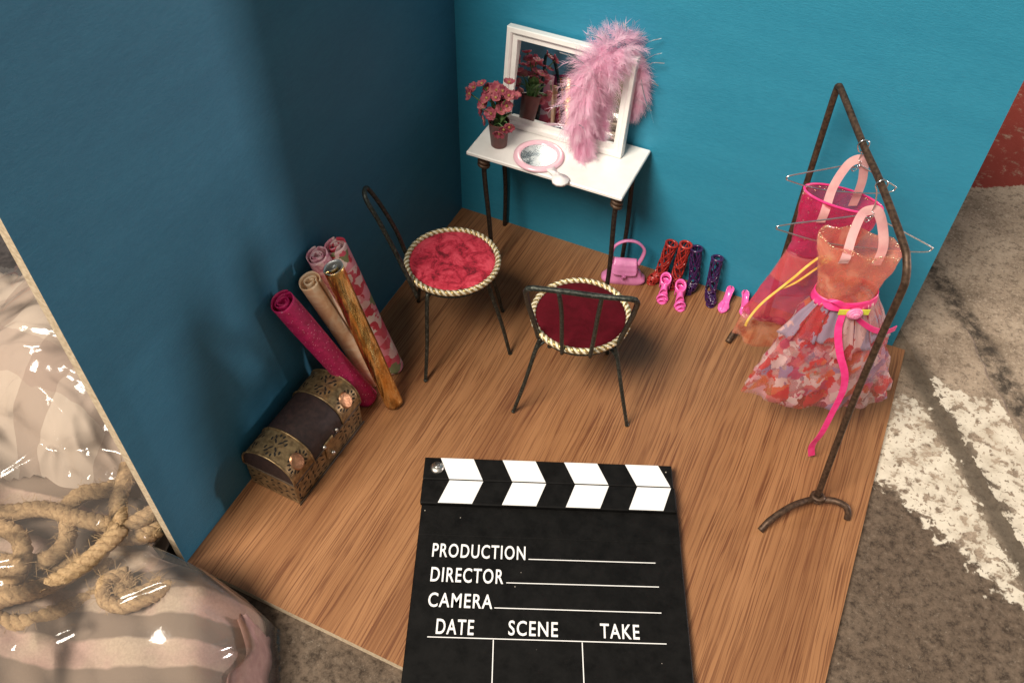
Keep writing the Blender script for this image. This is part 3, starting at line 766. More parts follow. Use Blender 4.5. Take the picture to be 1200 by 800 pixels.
# ------------------------------------------------------------------ wire chairs
def chair(label, x, y, th, seat_mat, narrow):
    t = thing('wire_chair', label, 'chair', (x, y, 0), 'wire chairs with round velvet seats')
    d = V3(math.cos(th), math.sin(th), 0); n = V3(math.sin(th), -math.cos(th), 0); c = V3(x, y, 0)
    L = lambda a, b, z: c+d*a+n*b+V3(0, 0, z)
    zs = 6.4; rs = 2.44
    mb = MB()
    mb.lathe([(rs-.05, zs-.42), (rs, zs-.2), (rs-.02, zs-.02), (rs-.2, zs+.08), (rs*.6, zs+.17), (0, zs+.2)], c, 48); part(mb, 'seat', seat_mat, t)
    mb = MB(); pts = [c+V3((rs+.10)*math.cos(a), (rs+.10)*math.sin(a), zs) for a in [k*2*PI/260 for k in range(260)]]
    mb.twist(pts, .165, 4, .66, 6, True, two=True); part(mb, 'braided_trim', [M['trim'], M['gold_cord']], t)
    mb = MB()
    mb.tube([c+V3((rs-.12)*math.cos(a), (rs-.12)*math.sin(a), zs-.45) for a in [k*2*PI/40 for k in range(40)]], .13, 8, True)
    part(mb, 'seat_ring', M['chair_wire'], t)
    wig = random.Random(int(x*10))
    feet = [(-2.1, 3.22, -1.55, 1.95), (-2.1, -3.22, -1.55, -1.95), (3.05, 1.75, 1.7, 1.35), (3.05, -1.75, 1.7, -1.35)]
    for (a, b, a2, b2) in feet:
        mb = MB()
        P = [L(a2, b2, zs-.45), L(lerp(a2, a, .22), lerp(b2, b, .20), zs-1.5), L(lerp(a2, a, .6)+wig.uniform(-.06, .06), lerp(b2, b, .58)+wig.uniform(-.06, .06), 2.6), L(a, b, .05)]
        mb.tube(spline(P, 8), lambda u: .125-.02*u, 8)
        # the second wire of the leg, springing from the ring a little way off
        s2 = L(a2+.15*(1 if a < 0 else -1)*3, b2*.62, zs-.5)
        mb.tube(spline([s2, L(lerp(a2, a, .12), lerp(b2, b, .02), zs-.95), L(lerp(a2, a, .25), lerp(b2, b, .22), zs-1.7), L(lerp(a2, a, .36), lerp(b2, b, .34), zs-2.35)], 6), .09, 6)
        mb.ball(L(a, b, .09), .13, 8, 6)
        part(mb, 'leg', M['chair_wire'], t)
    bk = thing_part = MB()
    if not narrow:
        zb, db, wb = 12.1, 4.1, 2.55
        top = spline([L(-db+.05, -wb+.35, zb+.02), L(-db, -wb*.3, zb+.06), L(-db, wb*.3, zb), L(-db, wb-.35, zb+.04)], 6)
        P = spline([L(-1.55, -2.05, zs-.4), L(-2.0, -2.22, zs+1.0), L(-3.0, -wb+.05, zb-2.2), L(-db+.25, -wb-.02, zb-.45)], 7)+spline([L(-db+.1, -wb+.1, zb-.1), top[0]], 2)+top+spline([L(-db+.1, wb-.1, zb-.1), L(-db+.25, wb+.02, zb-.45)], 2)+spline([L(-3.0, wb-.05, zb-2.2), L(-2.0, 2.22, zs+1.0), L(-1.55, 2.05, zs-.4)], 7)
        bk.tube(P, .135, 8); b_ = part(bk, 'backrest', M['chair_wire'], t); BASES[b_] = BASES[t]
        for s in (-1, 1):
            mb = MB(); mb.tube(spline([L(-db, s*.98-.05, zb), L(-3.55, s*.86, zb-1.9), L(-2.85, s*.78, zs+1.1), L(-2.55, s*.72, zs-.3)], 6), .11, 8); part(mb, 'spindle', M['chair_wire'], b_)
    else:
        P = spline([L(-2.1, 1.75, zs-.9), L(-2.45, 1.62, zs+.3), L(-3.05, 1.30, zs+2.2), L(-3.75, .95, zs+4.2), L(-4.15, .72, zs+5.1), L(-4.28, .40, zs+5.45), L(-4.22, .0, zs+5.50), L(-4.05, -.22, zs+5.2), L(-3.55, -.45, zs+3.9), L(-2.95, -.75, zs+1.9), L(-2.6, -.95, zs+.2), L(-2.45, -1.0, zs-.4)], 7)
        bk.tube(P, .125, 8); part(bk, 'backrest', M['chair_wire'], t)
chair('wire chair with a bright crushed red velvet seat, nearest the dim blue wall', 5.2, -10.86, .57, M['velvet_bright'], True)
chair('wire chair with a dark maroon velvet seat and a wide back with two spindles', 13.2, -11.57, 1.87, M['velvet_dark'], False)

# ------------------------------------------------------------------ rolls of cloth
def roll(name, label, base, top, r, mat, lining=None, turns=2.3, seed=0):
    base, top = Vector(base), Vector(top); ax = (top-base).normalized(); H = (top-base).length
    u = ax.orthogonal().normalized(); w = ax.cross(u); rr = random.Random(seed); ph = rr.uniform(0, 6)
    t = tag_thing = thing(name, label, 'cloth roll', tuple(base), 'rolls of cloth leaning on the wall')
    mb = MB(); n = 90; th = .045
    def sp(i, off):
        a = 2*PI*turns*i/n; q = r*(1-.68*(i/n)**.9)+.02*math.sin(3*a+ph)+off
        if i < n/turns*.98: q = r+.012*math.sin(5*a+ph)+off-.10*r*(i/n)
        return a, q
    rows = [0, .02, .2, .4, .6, .8, .985, 1]
    vs = []
    for v in rows:
        fl = .03*math.sin(v*9+ph)
        for side in (0, -th):
            for i in range(n+1):
                a, q = sp(i, side)
                q += fl*.5
                jag = .05*math.sin(a*1.3+ph)*(1 if v > .9 else 0)
                vs.append(base+ax*(H*v+jag)+u*(q*math.cos(a+ph))+w*(q*math.sin(a+ph)))
    W = n+1; RW = 2*W; fs = []; ms = []
    for j in range(len(rows)-1):
        for i in range(n):
            fs.append((j*RW+i, j*RW+i+1, (j+1)*RW+i+1, (j+1)*RW+i))
            fs.append((j*RW+W+i+1, j*RW+W+i, (j+1)*RW+W+i, (j+1)*RW+W+i+1))
    J = len(rows)-1
    for i in range(n): fs.append((J*RW+i, J*RW+i+1, J*RW+W+i+1, J*RW+W+i)); fs.append((i+1, i, W+i, W+i+1))
    mb.add(vs, fs)
    o = mb.build('rolled_cloth', [mat, lining or mat], t, BASES[t])
    if lining:
        k = 0
        for j in range(len(rows)-1):
            for i in range(n):
                o.data.polygons[k+1].material_index = 1; k += 2
        for p in o.data.polygons[k:]: p.material_index = 1
    return o
roll('cloth_roll', 'magenta glitter cloth roll leaning beside the treasure chest', (2.75, -17.3, .15), (.78, -19.9, 9.62), .64, M['glitter'], seed=1, turns=2.9)
roll('cloth_roll', 'peach cream cloth roll between the magenta and the gold rolls', (2.45, -15.95, .12), (.80, -17.75, 9.1), .57, M['cream_cloth'], seed=2)
roll('cloth_roll', 'pale pink lacy cloth roll, mostly hidden behind the gold roll', (1.75, -14.7, .1), (.72, -16.7, 9.95), .58, M['lace'], seed=3, turns=3)
roll('cloth_roll', 'pink and red flower print cloth roll nearest the wire chair', (3.0, -14.65, .1), (1.0, -15.5, 9.75), .60, M['floral'], seed=4)
roll('cloth_roll', 'shiny gold foil roll with a silver inside', (4.35, -16.95, .12), (2.02, -17.22, 10.1), .54, M['foil'], M['silver_lining'], seed=5, turns=1.7)

# ------------------------------------------------------------------ treasure chest
def treasure_chest():
    fl = V3(3.25, -24.8, 0); ey = V3(.18, 6.02, 0).normalized(); ex = V3(-ey.y, ey.x, 0)     # ex: from the front to the wall
    Ln, D, zs, top = 6.0, 3.12, 1.85, 3.42
    P = lambda a, b, z: fl+ey*a+ex*b+V3(0, 0, z)
    t = thing('treasure_chest', 'small brass bound dark treasure chest with a rounded lid on the wooden floor', 'chest', tuple(P(Ln/2, D/2, 0)))
    mb = MB(); mb.obox(P(0, 0, 0), (ey, ex, V3(0, 0, 1)), (Ln, D, zs-.04), .06); part(mb, 'body', M['brass'], t)
    def arc(u, off=0.0):                      # u 0..1 from the front edge over to the back
        a = PI*u; b = D/2-(D/2+off)*math.cos(a)*(1-.0*u)
        z = zs+(top-zs+off)*math.sin(a)**.8
        return b, z
    mb = MB()
    def lidf(u, v): b, z = arc(u); return P(Ln*v, b, z)
    mb.grid(lidf, 24, 2)
    for a in (0, Ln):
        ring = [P(a, *arc(k/24)) for k in range(25)]; mb.add(ring, [tuple(range(25))])
    mb.add([P(0, 0, zs), P(Ln, 0, zs), P(Ln, D, zs), P(0, D, zs)], [(0, 1, 2, 3)])
    lid = part(mb, 'lid', M['leather'], t); BASES[lid] = BASES[t]
    r = random.Random(4)
    def oval(mb, cen, e1, e2, a, b, h, nrm):
        n = 10; ring = [cen+e1*(a*math.cos(2*PI*k/n))+e2*(b*math.sin(2*PI*k/n)) for k in range(n)]
        mb.add([q+nrm*.002 for q in ring]+[cen+nrm*h], [(k, (k+1) % n, n) for k in range(n)])
    # brass bands with dark leaf cutouts and a boss, copper reflection put in its colour
    for (a0, a1) in ((-.03, 1.65), (4.35, 6.03)):
        mb = MB()
        mb.grid(lambda u, v: P(lerp(a0, a1, v), *arc(u, .035)), 28, 4)
        for e in (a0, a1):
            mb.tube([P(e, *arc(k/28, .045)) for k in range(29)], .055, 6)
        am = (a0+a1)/2
        def on_arc(u, a, mbx, ang, ln, wd):
            b, z = arc(u, .035); b2, z2 = arc(u+.01, .035)
            tu = (P(0, b2, z2)-P(0, b, z)).normalized(); nrm = ey.cross(tu)*-1
            if nrm.dot(P(0, b, z)-P(0, D/2, zs)) < 0: nrm = -nrm
            c = P(a, b, z); e1 = ey*math.cos(ang)+tu*math.sin(ang); e2 = -ey*math.sin(ang)+tu*math.cos(ang)
            oval(mbx, c+nrm*.004, e1, e2, ln, wd, .006, nrm)
        mb.mi = 1
        for uc in (.17, .47, .77):
            for sa in (-1, 1):
                for su in (-1, 1):
                    for k, (da, du, ln) in enumerate(((.22, .030, .16), (.45, .055, .13), (.28, .085, .12), (.60, .02, .10))):
                        on_arc(min(.98, max(.015, uc+su*du)), am+sa*da, mb, sa*su*(.7 if k < 2 else .2), ln, .055)
        band = part(mb, 'brass_band', [M['brass'], M['cutout']], lid); 
        mb = MB()
        b, z = arc(.18, .03); b2, z2 = arc(.19, .03); tu = (P(0, b2, z2)-P(0, b, z)).normalized(); nrm = ey.cross(tu)
        if nrm.dot(P(0, b, z)-P(0, D/2, zs)) < 0: nrm = -nrm
        n = 14
        for (ra, h0, rb, h1) in ((.42, 0, .36, .06), (.36, .06, .20, .085), (.20, .085, 0.001, .09)):
            vs = [P(am, b, z)+ey*(ra*math.cos(2*PI*k/n))+tu*(ra*1.15*math.sin(2*PI*k/n))+nrm*h0 for k in range(n)]+[P(am, b, z)+ey*(rb*math.cos(2*PI*k/n))+tu*(rb*1.15*math.sin(2*PI*k/n))+nrm*h1 for k in range(n)]
            mb.add(vs, [(k, (k+1) % n, n+(k+1) % n, n+k) for k in range(n)])
        part(mb, 'copper_glint_boss', M['copper'], lid)
    # cutouts over the front and the end of the body
    mb = MB()
    for a in [k*.42+.25 for k in range(14)]:
        if 2.35 < a < 3.65: continue
        for z in (.35, .75, 1.15, 1.5):
            ang = r.choice((.7, -.7, 0, 1.5)); e1 = ey*math.cos(ang)+V3(0, 0, 1)*math.sin(ang); e2 = -ey*math.sin(ang)+V3(0, 0, 1)*math.cos(ang)
            oval(mb, P(a+r.uniform(-.1, .1), -.004, z+r.uniform(-.06, .06)), e1, e2, .15, .06, .004, -ex)
    for b in [k*.42+.25 for k in range(7)]:
        for z in (.4, .85, 1.3):
            ang = r.choice((.7, -.7)); e1 = ex*math.cos(ang)+V3(0, 0, 1)*math.sin(ang); e2 = -ex*math.sin(ang)+V3(0, 0, 1)*math.cos(ang)
            oval(mb, P(-.004, b, z), e1, e2, .14, .05, .004, -ey)
    part(mb, 'cutout_pattern', M['cutout'], t)
    mb = MB(); mb.obox(P(-.05, -.06, zs-.13), (ey, ex, V3(0, 0, 1)), (Ln+.1, D+.1, .1), .03)
    mb.obox(P(-.05, -.07, -.001), (ey, ex, V3(0, 0, 1)), (Ln+.1, .06, .14), .02)
    part(mb, 'rim', M['chest_wood'], t)
    mb = MB(); mb.obox(P(2.62, -.10, .75), (ey, ex, V3(0, 0, 1)), (.76, .1, 1.35), .03); part(mb, 'clasp', M['brass'], t)
    mb = MB(); mb.ball(P(3.0, -.18, 1.05), .13, 10, 7); mb.ball(P(2.55, -.10, 2.02), .12, 10, 7); mb.ball(P(3.75, -.05, 2.08), .11, 10, 7); part(mb, 'clasp_knob', M['screw'], t)
treasure_chest()

# ------------------------------------------------------------------ purse and shoes
def purse():
    ax = V3(.945, .327, 0); fr = V3(.327, -.945, 0); c = V3(12.62, -1.86, 0)
    P = lambda a, f, z: c+ax*a+fr*f+V3(0, 0, z)
    t = thing('doll_purse', 'candy pink doll purse with an arched handle behind the table leg', 'purse', tuple(c))
    def body(u, v):
        w = interp([(0, 1.38), (.06, 1.42), (.3, 1.12), (.6, .86), (1, .70)], v); dp = interp([(0, .40), (.1, .47), (.5, .36), (.9, .20), (1, .10)], v)
        a = 2*PI*u; ca, sa = math.cos(a), math.sin(a); e = .45
        return P(w*abs(ca)**e*(1 if ca > 0 else -1), dp*abs(sa)**e*(1 if sa > 0 else -1), 1.85*v+.16*(v < .05)*0+.20*(ca*ca)*(1-v))
    mb = MB(); mb.grid(body, 40, 14, True); mb.add([body(k/40, 0) for k in range(40)], [tuple(range(40))]); mb.add([body(k/40, 1) for k in range(40)], [tuple(range(40))])
    part(mb, 'body', M['purse'], t)
    mb = MB()
    def flap(u, v):
        x = (u-.5)*2; w = lerp(.70, .80, min(1, v*1.1)); zz = 1.90-.98*v*(1-.10*abs(x)**4)
        f = interp([(0, -.12), (.12, .10), (.3, .30), (.7, .42), (1, .50)], v)
        return P(w*x*(1-.10*max(0, v-.75)*4*abs(x)**3), f+.03, zz)
    mb.grid(flap, 16, 12); fl = part(mb, 'flap', M['purse'], t, solid=.07); BASES[fl] = BASES[t]
    mb = MB(); mb.ball(P(.0, .60, .92), (.16, .12, .10), 10, 6); mb.ball(P(-.08, .58, .78), (.11, .1, .10), 8, 6); part(mb, 'clasp', M['purse_dark'], fl)
    mb = MB()
    H = spline([P(-.80, .0, 1.55), P(-.90, .0, 2.3), P(-.72, .0, 3.0), P(-.15, .0, 3.42), P(.55, .0, 3.38), P(1.05, .0, 2.85), P(1.02, .0, 2.2), P(.80, .0, 1.5)], 6)
    mb.tube(H, .13, 8, flat=(.75, 1.25)); part(mb, 'handle', M['purse'], t)
purse()

def shoe_surface(mb, P, L, w, heel, vamp0=.55, open_toe=False, wall=.34):
    zs = lambda t: heel*(1-sstep(.12, .66, t))+.05
    wt = lambda t: w*interp([(0, .10), (.04, .42), (.10, .62), (.3, .56), (.45, .62), (.68, 1.0), (.85, .85), (.95, .52), (1.0, .12)], t)
    def f(u, v):
        A = interp([(0, .60), (.25, .5), (vamp0-.06, .40), (vamp0+.08, 1.0), (1, 1.0)], v)*PI
        hh = interp([(0, wall*1.3), (.2, wall), (vamp0, wall*.8), (.8, wall*.72), (1, wall*.3)], v)
        th = -A+2*A*u
        return P(L*v, wt(v)*math.sin(th), zs(v)+hh*.5*(1-math.cos(th)))
    if open_toe:
        mb.grid(lambda u, v: P(L*v, wt(v)*(u-.5)*1.9, zs(v)-.02), 6, 22)
    else: mb.grid(f, 22, 40)
    return zs, wt
def frame(pos, ang):
    d = V3(math.cos(ang), math.sin(ang), 0); n = V3(-d.y, d.x, 0); c = Vector(pos)
    return lambda a, b, z: c+d*a+n*b+V3(0, 0, z)
def pump(label, heelpos, ang, lean=0.0):
    P = frame(heelpos, ang)
    t = thing('doll_pump', label, 'shoe', tuple(P(.75, 0, 0)), 'pink closed toe doll pumps')
    mb = MB(); zs, wt = shoe_surface(mb, P, 1.55, .34, .72, .52)
    part(mb, 'upper', M['pink_shoe'], t, solid=.05)
    mb = MB(); mb.tube([P(.14, 0, .78), P(.07, 0, .45), P(.06, 0, .015)], lambda u: .15-.10*u, 8); part(mb, 'heel', M['pink_shoe'], t)
def sandal(label, heelpos, ang):
    P = frame(heelpos, ang)
    t = thing('doll_sandal', label, 'shoe', tuple(P(.7, 0, 0)), 'pink strappy doll sandals')
    mb = MB(); zs, wt = shoe_surface(mb, P, 1.45, .36, .62, open_toe=True)
    part(mb, 'sole', M['pink_shoe'], t, solid=.09)
    mb = MB()
    for (v0, v1, hh) in ((.36, .54, .60), (.62, .76, .46), (.84, .94, .32)):
        mb.grid(lambda u, v: P(1.45*lerp(v0, v1, v), wt(lerp(v0, v1, v))*1.02*math.cos(PI*u), zs(lerp(v0, v1, v))-.03+hh*math.sin(PI*u)), 14, 3)
    part(mb, 'toe_straps', M['pink_shoe'], t, solid=.06)
    mb = MB(); mb.grid(lambda u, v: P(.24+.02*v+.31*math.cos(2*PI*u), .31*math.sin(2*PI*u), .86+.36*v-.20*math.cos(2*PI*u)), 24, 3, True)
    part(mb, 'ankle_cuff', M['pink_shoe'], t, solid=.09)
    mb = MB(); mb.grid(lambda u, v: P(.0+.40*(1-math.cos(PI*(u-.5))), .31*math.sin(PI*(u-.5)), .36+.62*v), 12, 3); part(mb, 'heel_cup', M['pink_shoe'], t, solid=.05)
    mb = MB(); mb.tube([P(.12, 0, .70), P(.06, 0, .4), P(.05, 0, .015)], lambda u: .15-.10*u, 8); part(mb, 'heel', M['pink_shoe'], t)
sandal('strappy pink doll sandal in front of the red boots, nearer the purse', (15.28, -1.42, 0), -1.36)
sandal('strappy pink doll sandal beside the purple boot that leans on the red ones', (16.26, -1.62, 0), -1.12)
pump('pink closed toe doll pump nearer the lone purple boot', (19.26, -.38, 0), -1.62)
pump('pink closed toe doll pump half hidden by the yellow ribbon of the dress', (20.12, -.34, 0), -1.16)

def lace_boot(name, label, group, top, ankle, toe, mat, seed, rt=.38, ra=.31):
    top, ankle, toe = Vector(top), Vector(ankle), Vector(toe); r = random.Random(seed)
    t = thing(name, label, 'boot', (ankle.x, ankle.y, 0), group)
    spine = spline([top, top.lerp(ankle, .5), ankle.lerp(top, .12), ankle+(toe-ankle)*.25-V3(0, 0, .02), ankle.lerp(toe, .65), toe], 10)
    L = len(spine); rad = lambda v: interp([(0, rt), (.35, rt*.92), (.55, ra), (.68, ra*1.05), (.85, ra*.95), (1, ra*.45)], v)
    fr = []
    up = None
    for i in range(L):
        tn = (spine[min(L-1, i+1)]-spine[max(0, i-1)]).normalized()
        if up is None: up = tn.orthogonal().normalized()
        up = (up-tn*up.dot(tn)).normalized(); fr.append((up.copy(), tn.cross(up)))
    def pt(u, v):
        f = v*(L-1); k = min(L-2, int(f)); q = f-k; c = spine[k].lerp(spine[k+1], q); rr = rad(v)
        p = c+fr[k][0]*(rr*math.cos(2*PI*u))+fr[k][1]*(rr*math.sin(2*PI*u))
        p.z = max(p.z, .06)
        if p.y > -.07: p.y = -.07
        return p
    mb = MB(); nh = 7
    for k in range(nh):
        for sg in (-1, 1):
            ph = r.uniform(-.05, .05); tw = sg*(1.15+r.uniform(-.3, .3)); q1, q2 = r.uniform(9, 20), r.uniform(.015, .05)
            mb.tube([pt(k/nh+ph+tw*s+q2*math.sin(s*q1+k*2), s) for s in [j/44 for j in range(45)]], .05, 5)
    for s in (.22, .44, .62):
        mb.tube([pt(j/18, s+.04*math.sin(j*.9)) for j in range(18)], .055, 5, True)
    mb.tube([pt(j/20, 0) for j in range(20)], .085, 6, True)
    part(mb, 'lattice_shaft', mat, t)
    fwd = (toe-ankle); fwd.z = 0; fwd.normalize(); sd = V3(-fwd.y, fwd.x, 0); hb = V3(ankle.x, ankle.y, 0)-fwd*.18; ln = (Vector((toe.x, toe.y, 0))-hb).length+.08
    mb = MB()
    def sole(u, v):
        z = .42*(1-sstep(.15, .6, v))
        wd = .26*interp([(0, .8), (.35, .75), (.7, 1.15), (.92, .8), (1, .2)], v)
        return hb+fwd*(ln*v)+sd*(wd*(u-.5)*2)+V3(0, 0, z+.06)
    mb.grid(sole, 6, 18); part(mb, 'sole', mat, t, solid=.09)
    mb = MB(); mb.tube([hb+fwd*.10+V3(0, 0, .44), hb+fwd*.04+V3(0, 0, .01)], lambda u: .14-.06*u, 8); part(mb, 'heel', mat, t)
lace_boot('doll_boot', 'tall red openwork doll boot sprawled towards the purse', 'red openwork doll boots', (15.05, -.52, 3.05), (14.72, -.85, .55), (14.22, -1.45, .2), M['red_boot'], 1, .36)
lace_boot('doll_boot', 'tall red openwork doll boot upright behind the sandals', 'red openwork doll boots', (15.92, -.50, 3.30), (15.78, -.75, .62), (15.62, -1.35, .2), M['red_boot'], 2, .36)
lace_boot('doll_boot', 'tall purple doll boot leaning against the red boots', 'purple openwork doll boots', (16.62, -.50, 3.25), (16.95, -.75, .62), (16.66, -1.30, .2), M['purple_boot'], 3, .34)
lace_boot('doll_boot', 'tall purple doll boot standing alone between the sandals and the pumps', 'purple openwork doll boots', (18.0, -.50, 3.02), (18.12, -1.05, .62), (18.50, -1.72, .2), M['purple_boot'], 4, .34)

# ------------------------------------------------------------------ clothes rack, hangers, dresses
RB = V3(-.4701, .8826, 0); RL = V3(.8826, .4701, 0)      # along the bar, across the bar
def clothes_rack():
    t = thing('clothes_rack', 'bent brown wire garment rack standing on the wooden floor', 'clothes rack', (24.6, -7.4, 0))
    pts = [(27.6, -13.1, .38), (27.45, -12.75, 3.0), (27.25, -12.25, 7.5), (27.15, -12.0, 11.6), (27.12, -11.95, 14.6), (27.06, -11.8, 15.3), (26.85, -11.4, 15.85), (26.5, -10.7, 16.12), (24.99, -7.87, 16.55), (23.73, -5.52, 16.68), (22.0, -2.25, 17.02), (21.78, -1.85, 16.98), (21.71, -1.72, 16.7), (21.70, -1.70, 15.0), (21.74, -1.72, 9), (21.85, -1.8, .38)]
    mb = MB(); mb.tube(spline(pts, 7), .168, 10); part(mb, 'frame', M['rust_wire'], t)
    for (P, kx) in (([(25.42, -16.0, .14), (25.75, -15.35, .52), (26.5, -14.3, .78), (27.3, -13.4, .62), (27.75, -13.1, .5), (28.4, -13.0, .72), (29.0, -13.05, .72), (29.25, -13.2, .45), (29.33, -13.38, .14)], (27.6, -13.1)),
                    ([(20.27, -4.20, .14), (20.45, -3.5, .5), (20.9, -2.75, .75), (21.5, -2.05, .66), (21.95, -1.75, .5), (22.6, -1.5, .62), (23.0, -1.5, .45), (23.15, -1.6, .14)], (21.85, -1.8))):
        mb = MB(); mb.tube(spline(P, 7), .175, 9)
        mb.tube([(kx[0]+.27*math.cos(a), kx[1]+.27*math.sin(a), .45+.36*a/(4*PI)) for a in [k*2*PI/12 for k in range(25)]], .13, 7)
        part(mb, 'foot', M['rust_wire'], t)
clothes_rack()
def LP(o, lat, fwd, z): return V3(o[0], o[1], 0)+RL*lat-RB*fwd+V3(0, 0, z)
H2, H1 = (24.99, -7.87), (23.73, -5.52)
def hanger(label, o, zb, tipL, tipR, apex):
    t = thing('wire_hanger', label, 'hanger', (o[0], o[1], zb), 'bright wire doll hangers')
    P = lambda l, z, f=0: LP(o, l, f, z)
    mb = MB()
    hook = [P(.02, apex[1]), P(.05, apex[1]+.55), P(-.10, zb-.35), P(-.25, zb-.02), P(-.16, zb+.21), P(.05, zb+.27), P(.24, zb+.12), P(.26, zb-.12)]
    mb.tube(spline(hook, 7), .034, 6)
    curl = [P(.02+.16*math.sin(a), apex[1]-.05+.16*math.cos(a)-.03*a, .05*math.sin(a*2)) for a in [k*2*PI/12 for k in range(25)]]
    mb.tube(curl, .03, 5); part(mb, 'hook', M['silver'], t)
    mb = MB()
    (lx, lz), (rx, rz) = tipL, tipR
    loop = [P(0, apex[1]-.05), P(lx*.5, lerp(apex[1], lz, .52)), P(lx*.97, lz+.05), P(lx*1.02, lz-.12), P(lx*.95, lz-.28), P(lx*.4, lerp(lz, rz, .3)-.62), P(rx*.4, lerp(lz, rz, .7)-.55), P(rx*.92, rz-.26), P(rx*1.01, rz-.08), P(rx*.97, rz+.08), P(rx*.55, lerp(apex[1], rz, .55)), P(.04, apex[1]-.08)]
    mb.tube(spline(loop, 7), .038, 6); part(mb, 'shoulder_wire', M['silver'], t)
hanger('bright wire hanger holding the coral and flower print dress', H2, 16.55, (-3.97, 14.33), (3.62, 12.76), (0, 14.96))
hanger('bright wire hanger holding the sheer red dress', H1, 16.68, (-3.01, 15.0), (2.30, 14.2), (.1, 15.73))

def rings(o, tab, nu, nv, pleat=0.0, npl=14, seed=0, tilt=None):
    """surface through rings (z, centre lat, half width, half depth, centre fwd)"""
    r = random.Random(seed); ph = [r.uniform(0, 6) for _ in range(4)]
    def f(u, v):
        z = interp_l([(k/(len(tab)-1), q[0]) for k, q in enumerate(tab)], v)
        g = lambda i: interp_c([(k/(len(tab)-1), q[i]) for k, q in enumerate(tab)], v)
        a = 2*PI*u
        pl = 1+pleat*v*(math.sin(npl*a+ph[0])+.5*math.sin((npl*1.0-5)*a+ph[1]))
        w, d = g(2)*pl, g(3)*pl
        zz = z+(tilt(a, v) if tilt else 0)
        return LP(o, g(1)+w*math.cos(a), g(4)+d*math.sin(a), zz)
    return f
def crumple(f, a, seed):
    """small irregular folds on a cloth surface"""
    def g(u, v):
        p = f(u, v); x, y, z = p.x, p.y, p.z
        k = math.sin(x*3.1+z*1.7+seed)*math.cos(y*3.7-z*2.3+seed*2)+.6*math.sin(x*6.3-z*4.1+y*3+seed)*math.cos(z*5.2+seed)
        return p+(RL*math.cos(2*PI*u)-RB*math.sin(2*PI*u))*(a*k*min(1, .3+v*2))
    return g
def interp_l(tab, x):
    for (a, fa), (b, fb) in zip(tab, tab[1:]):
        if x <= b: return lerp(fa, fb, (x-a)/(b-a))
    return tab[-1][1]
def interp_c(tab, x):
    L = len(tab); f = x*(L-1); k = min(L-2, int(f)); t = f-k
    p0 = tab[max(0, k-1)][1]; p1 = tab[k][1]; p2 = tab[k+1][1]; p3 = tab[min(L-1, k+2)][1]
    return .5*(2*p1+(p2-p0)*t+(2*p0-5*p1+4*p2-p3)*t*t+(3*p1-p0-3*p2+p3)*t**3)

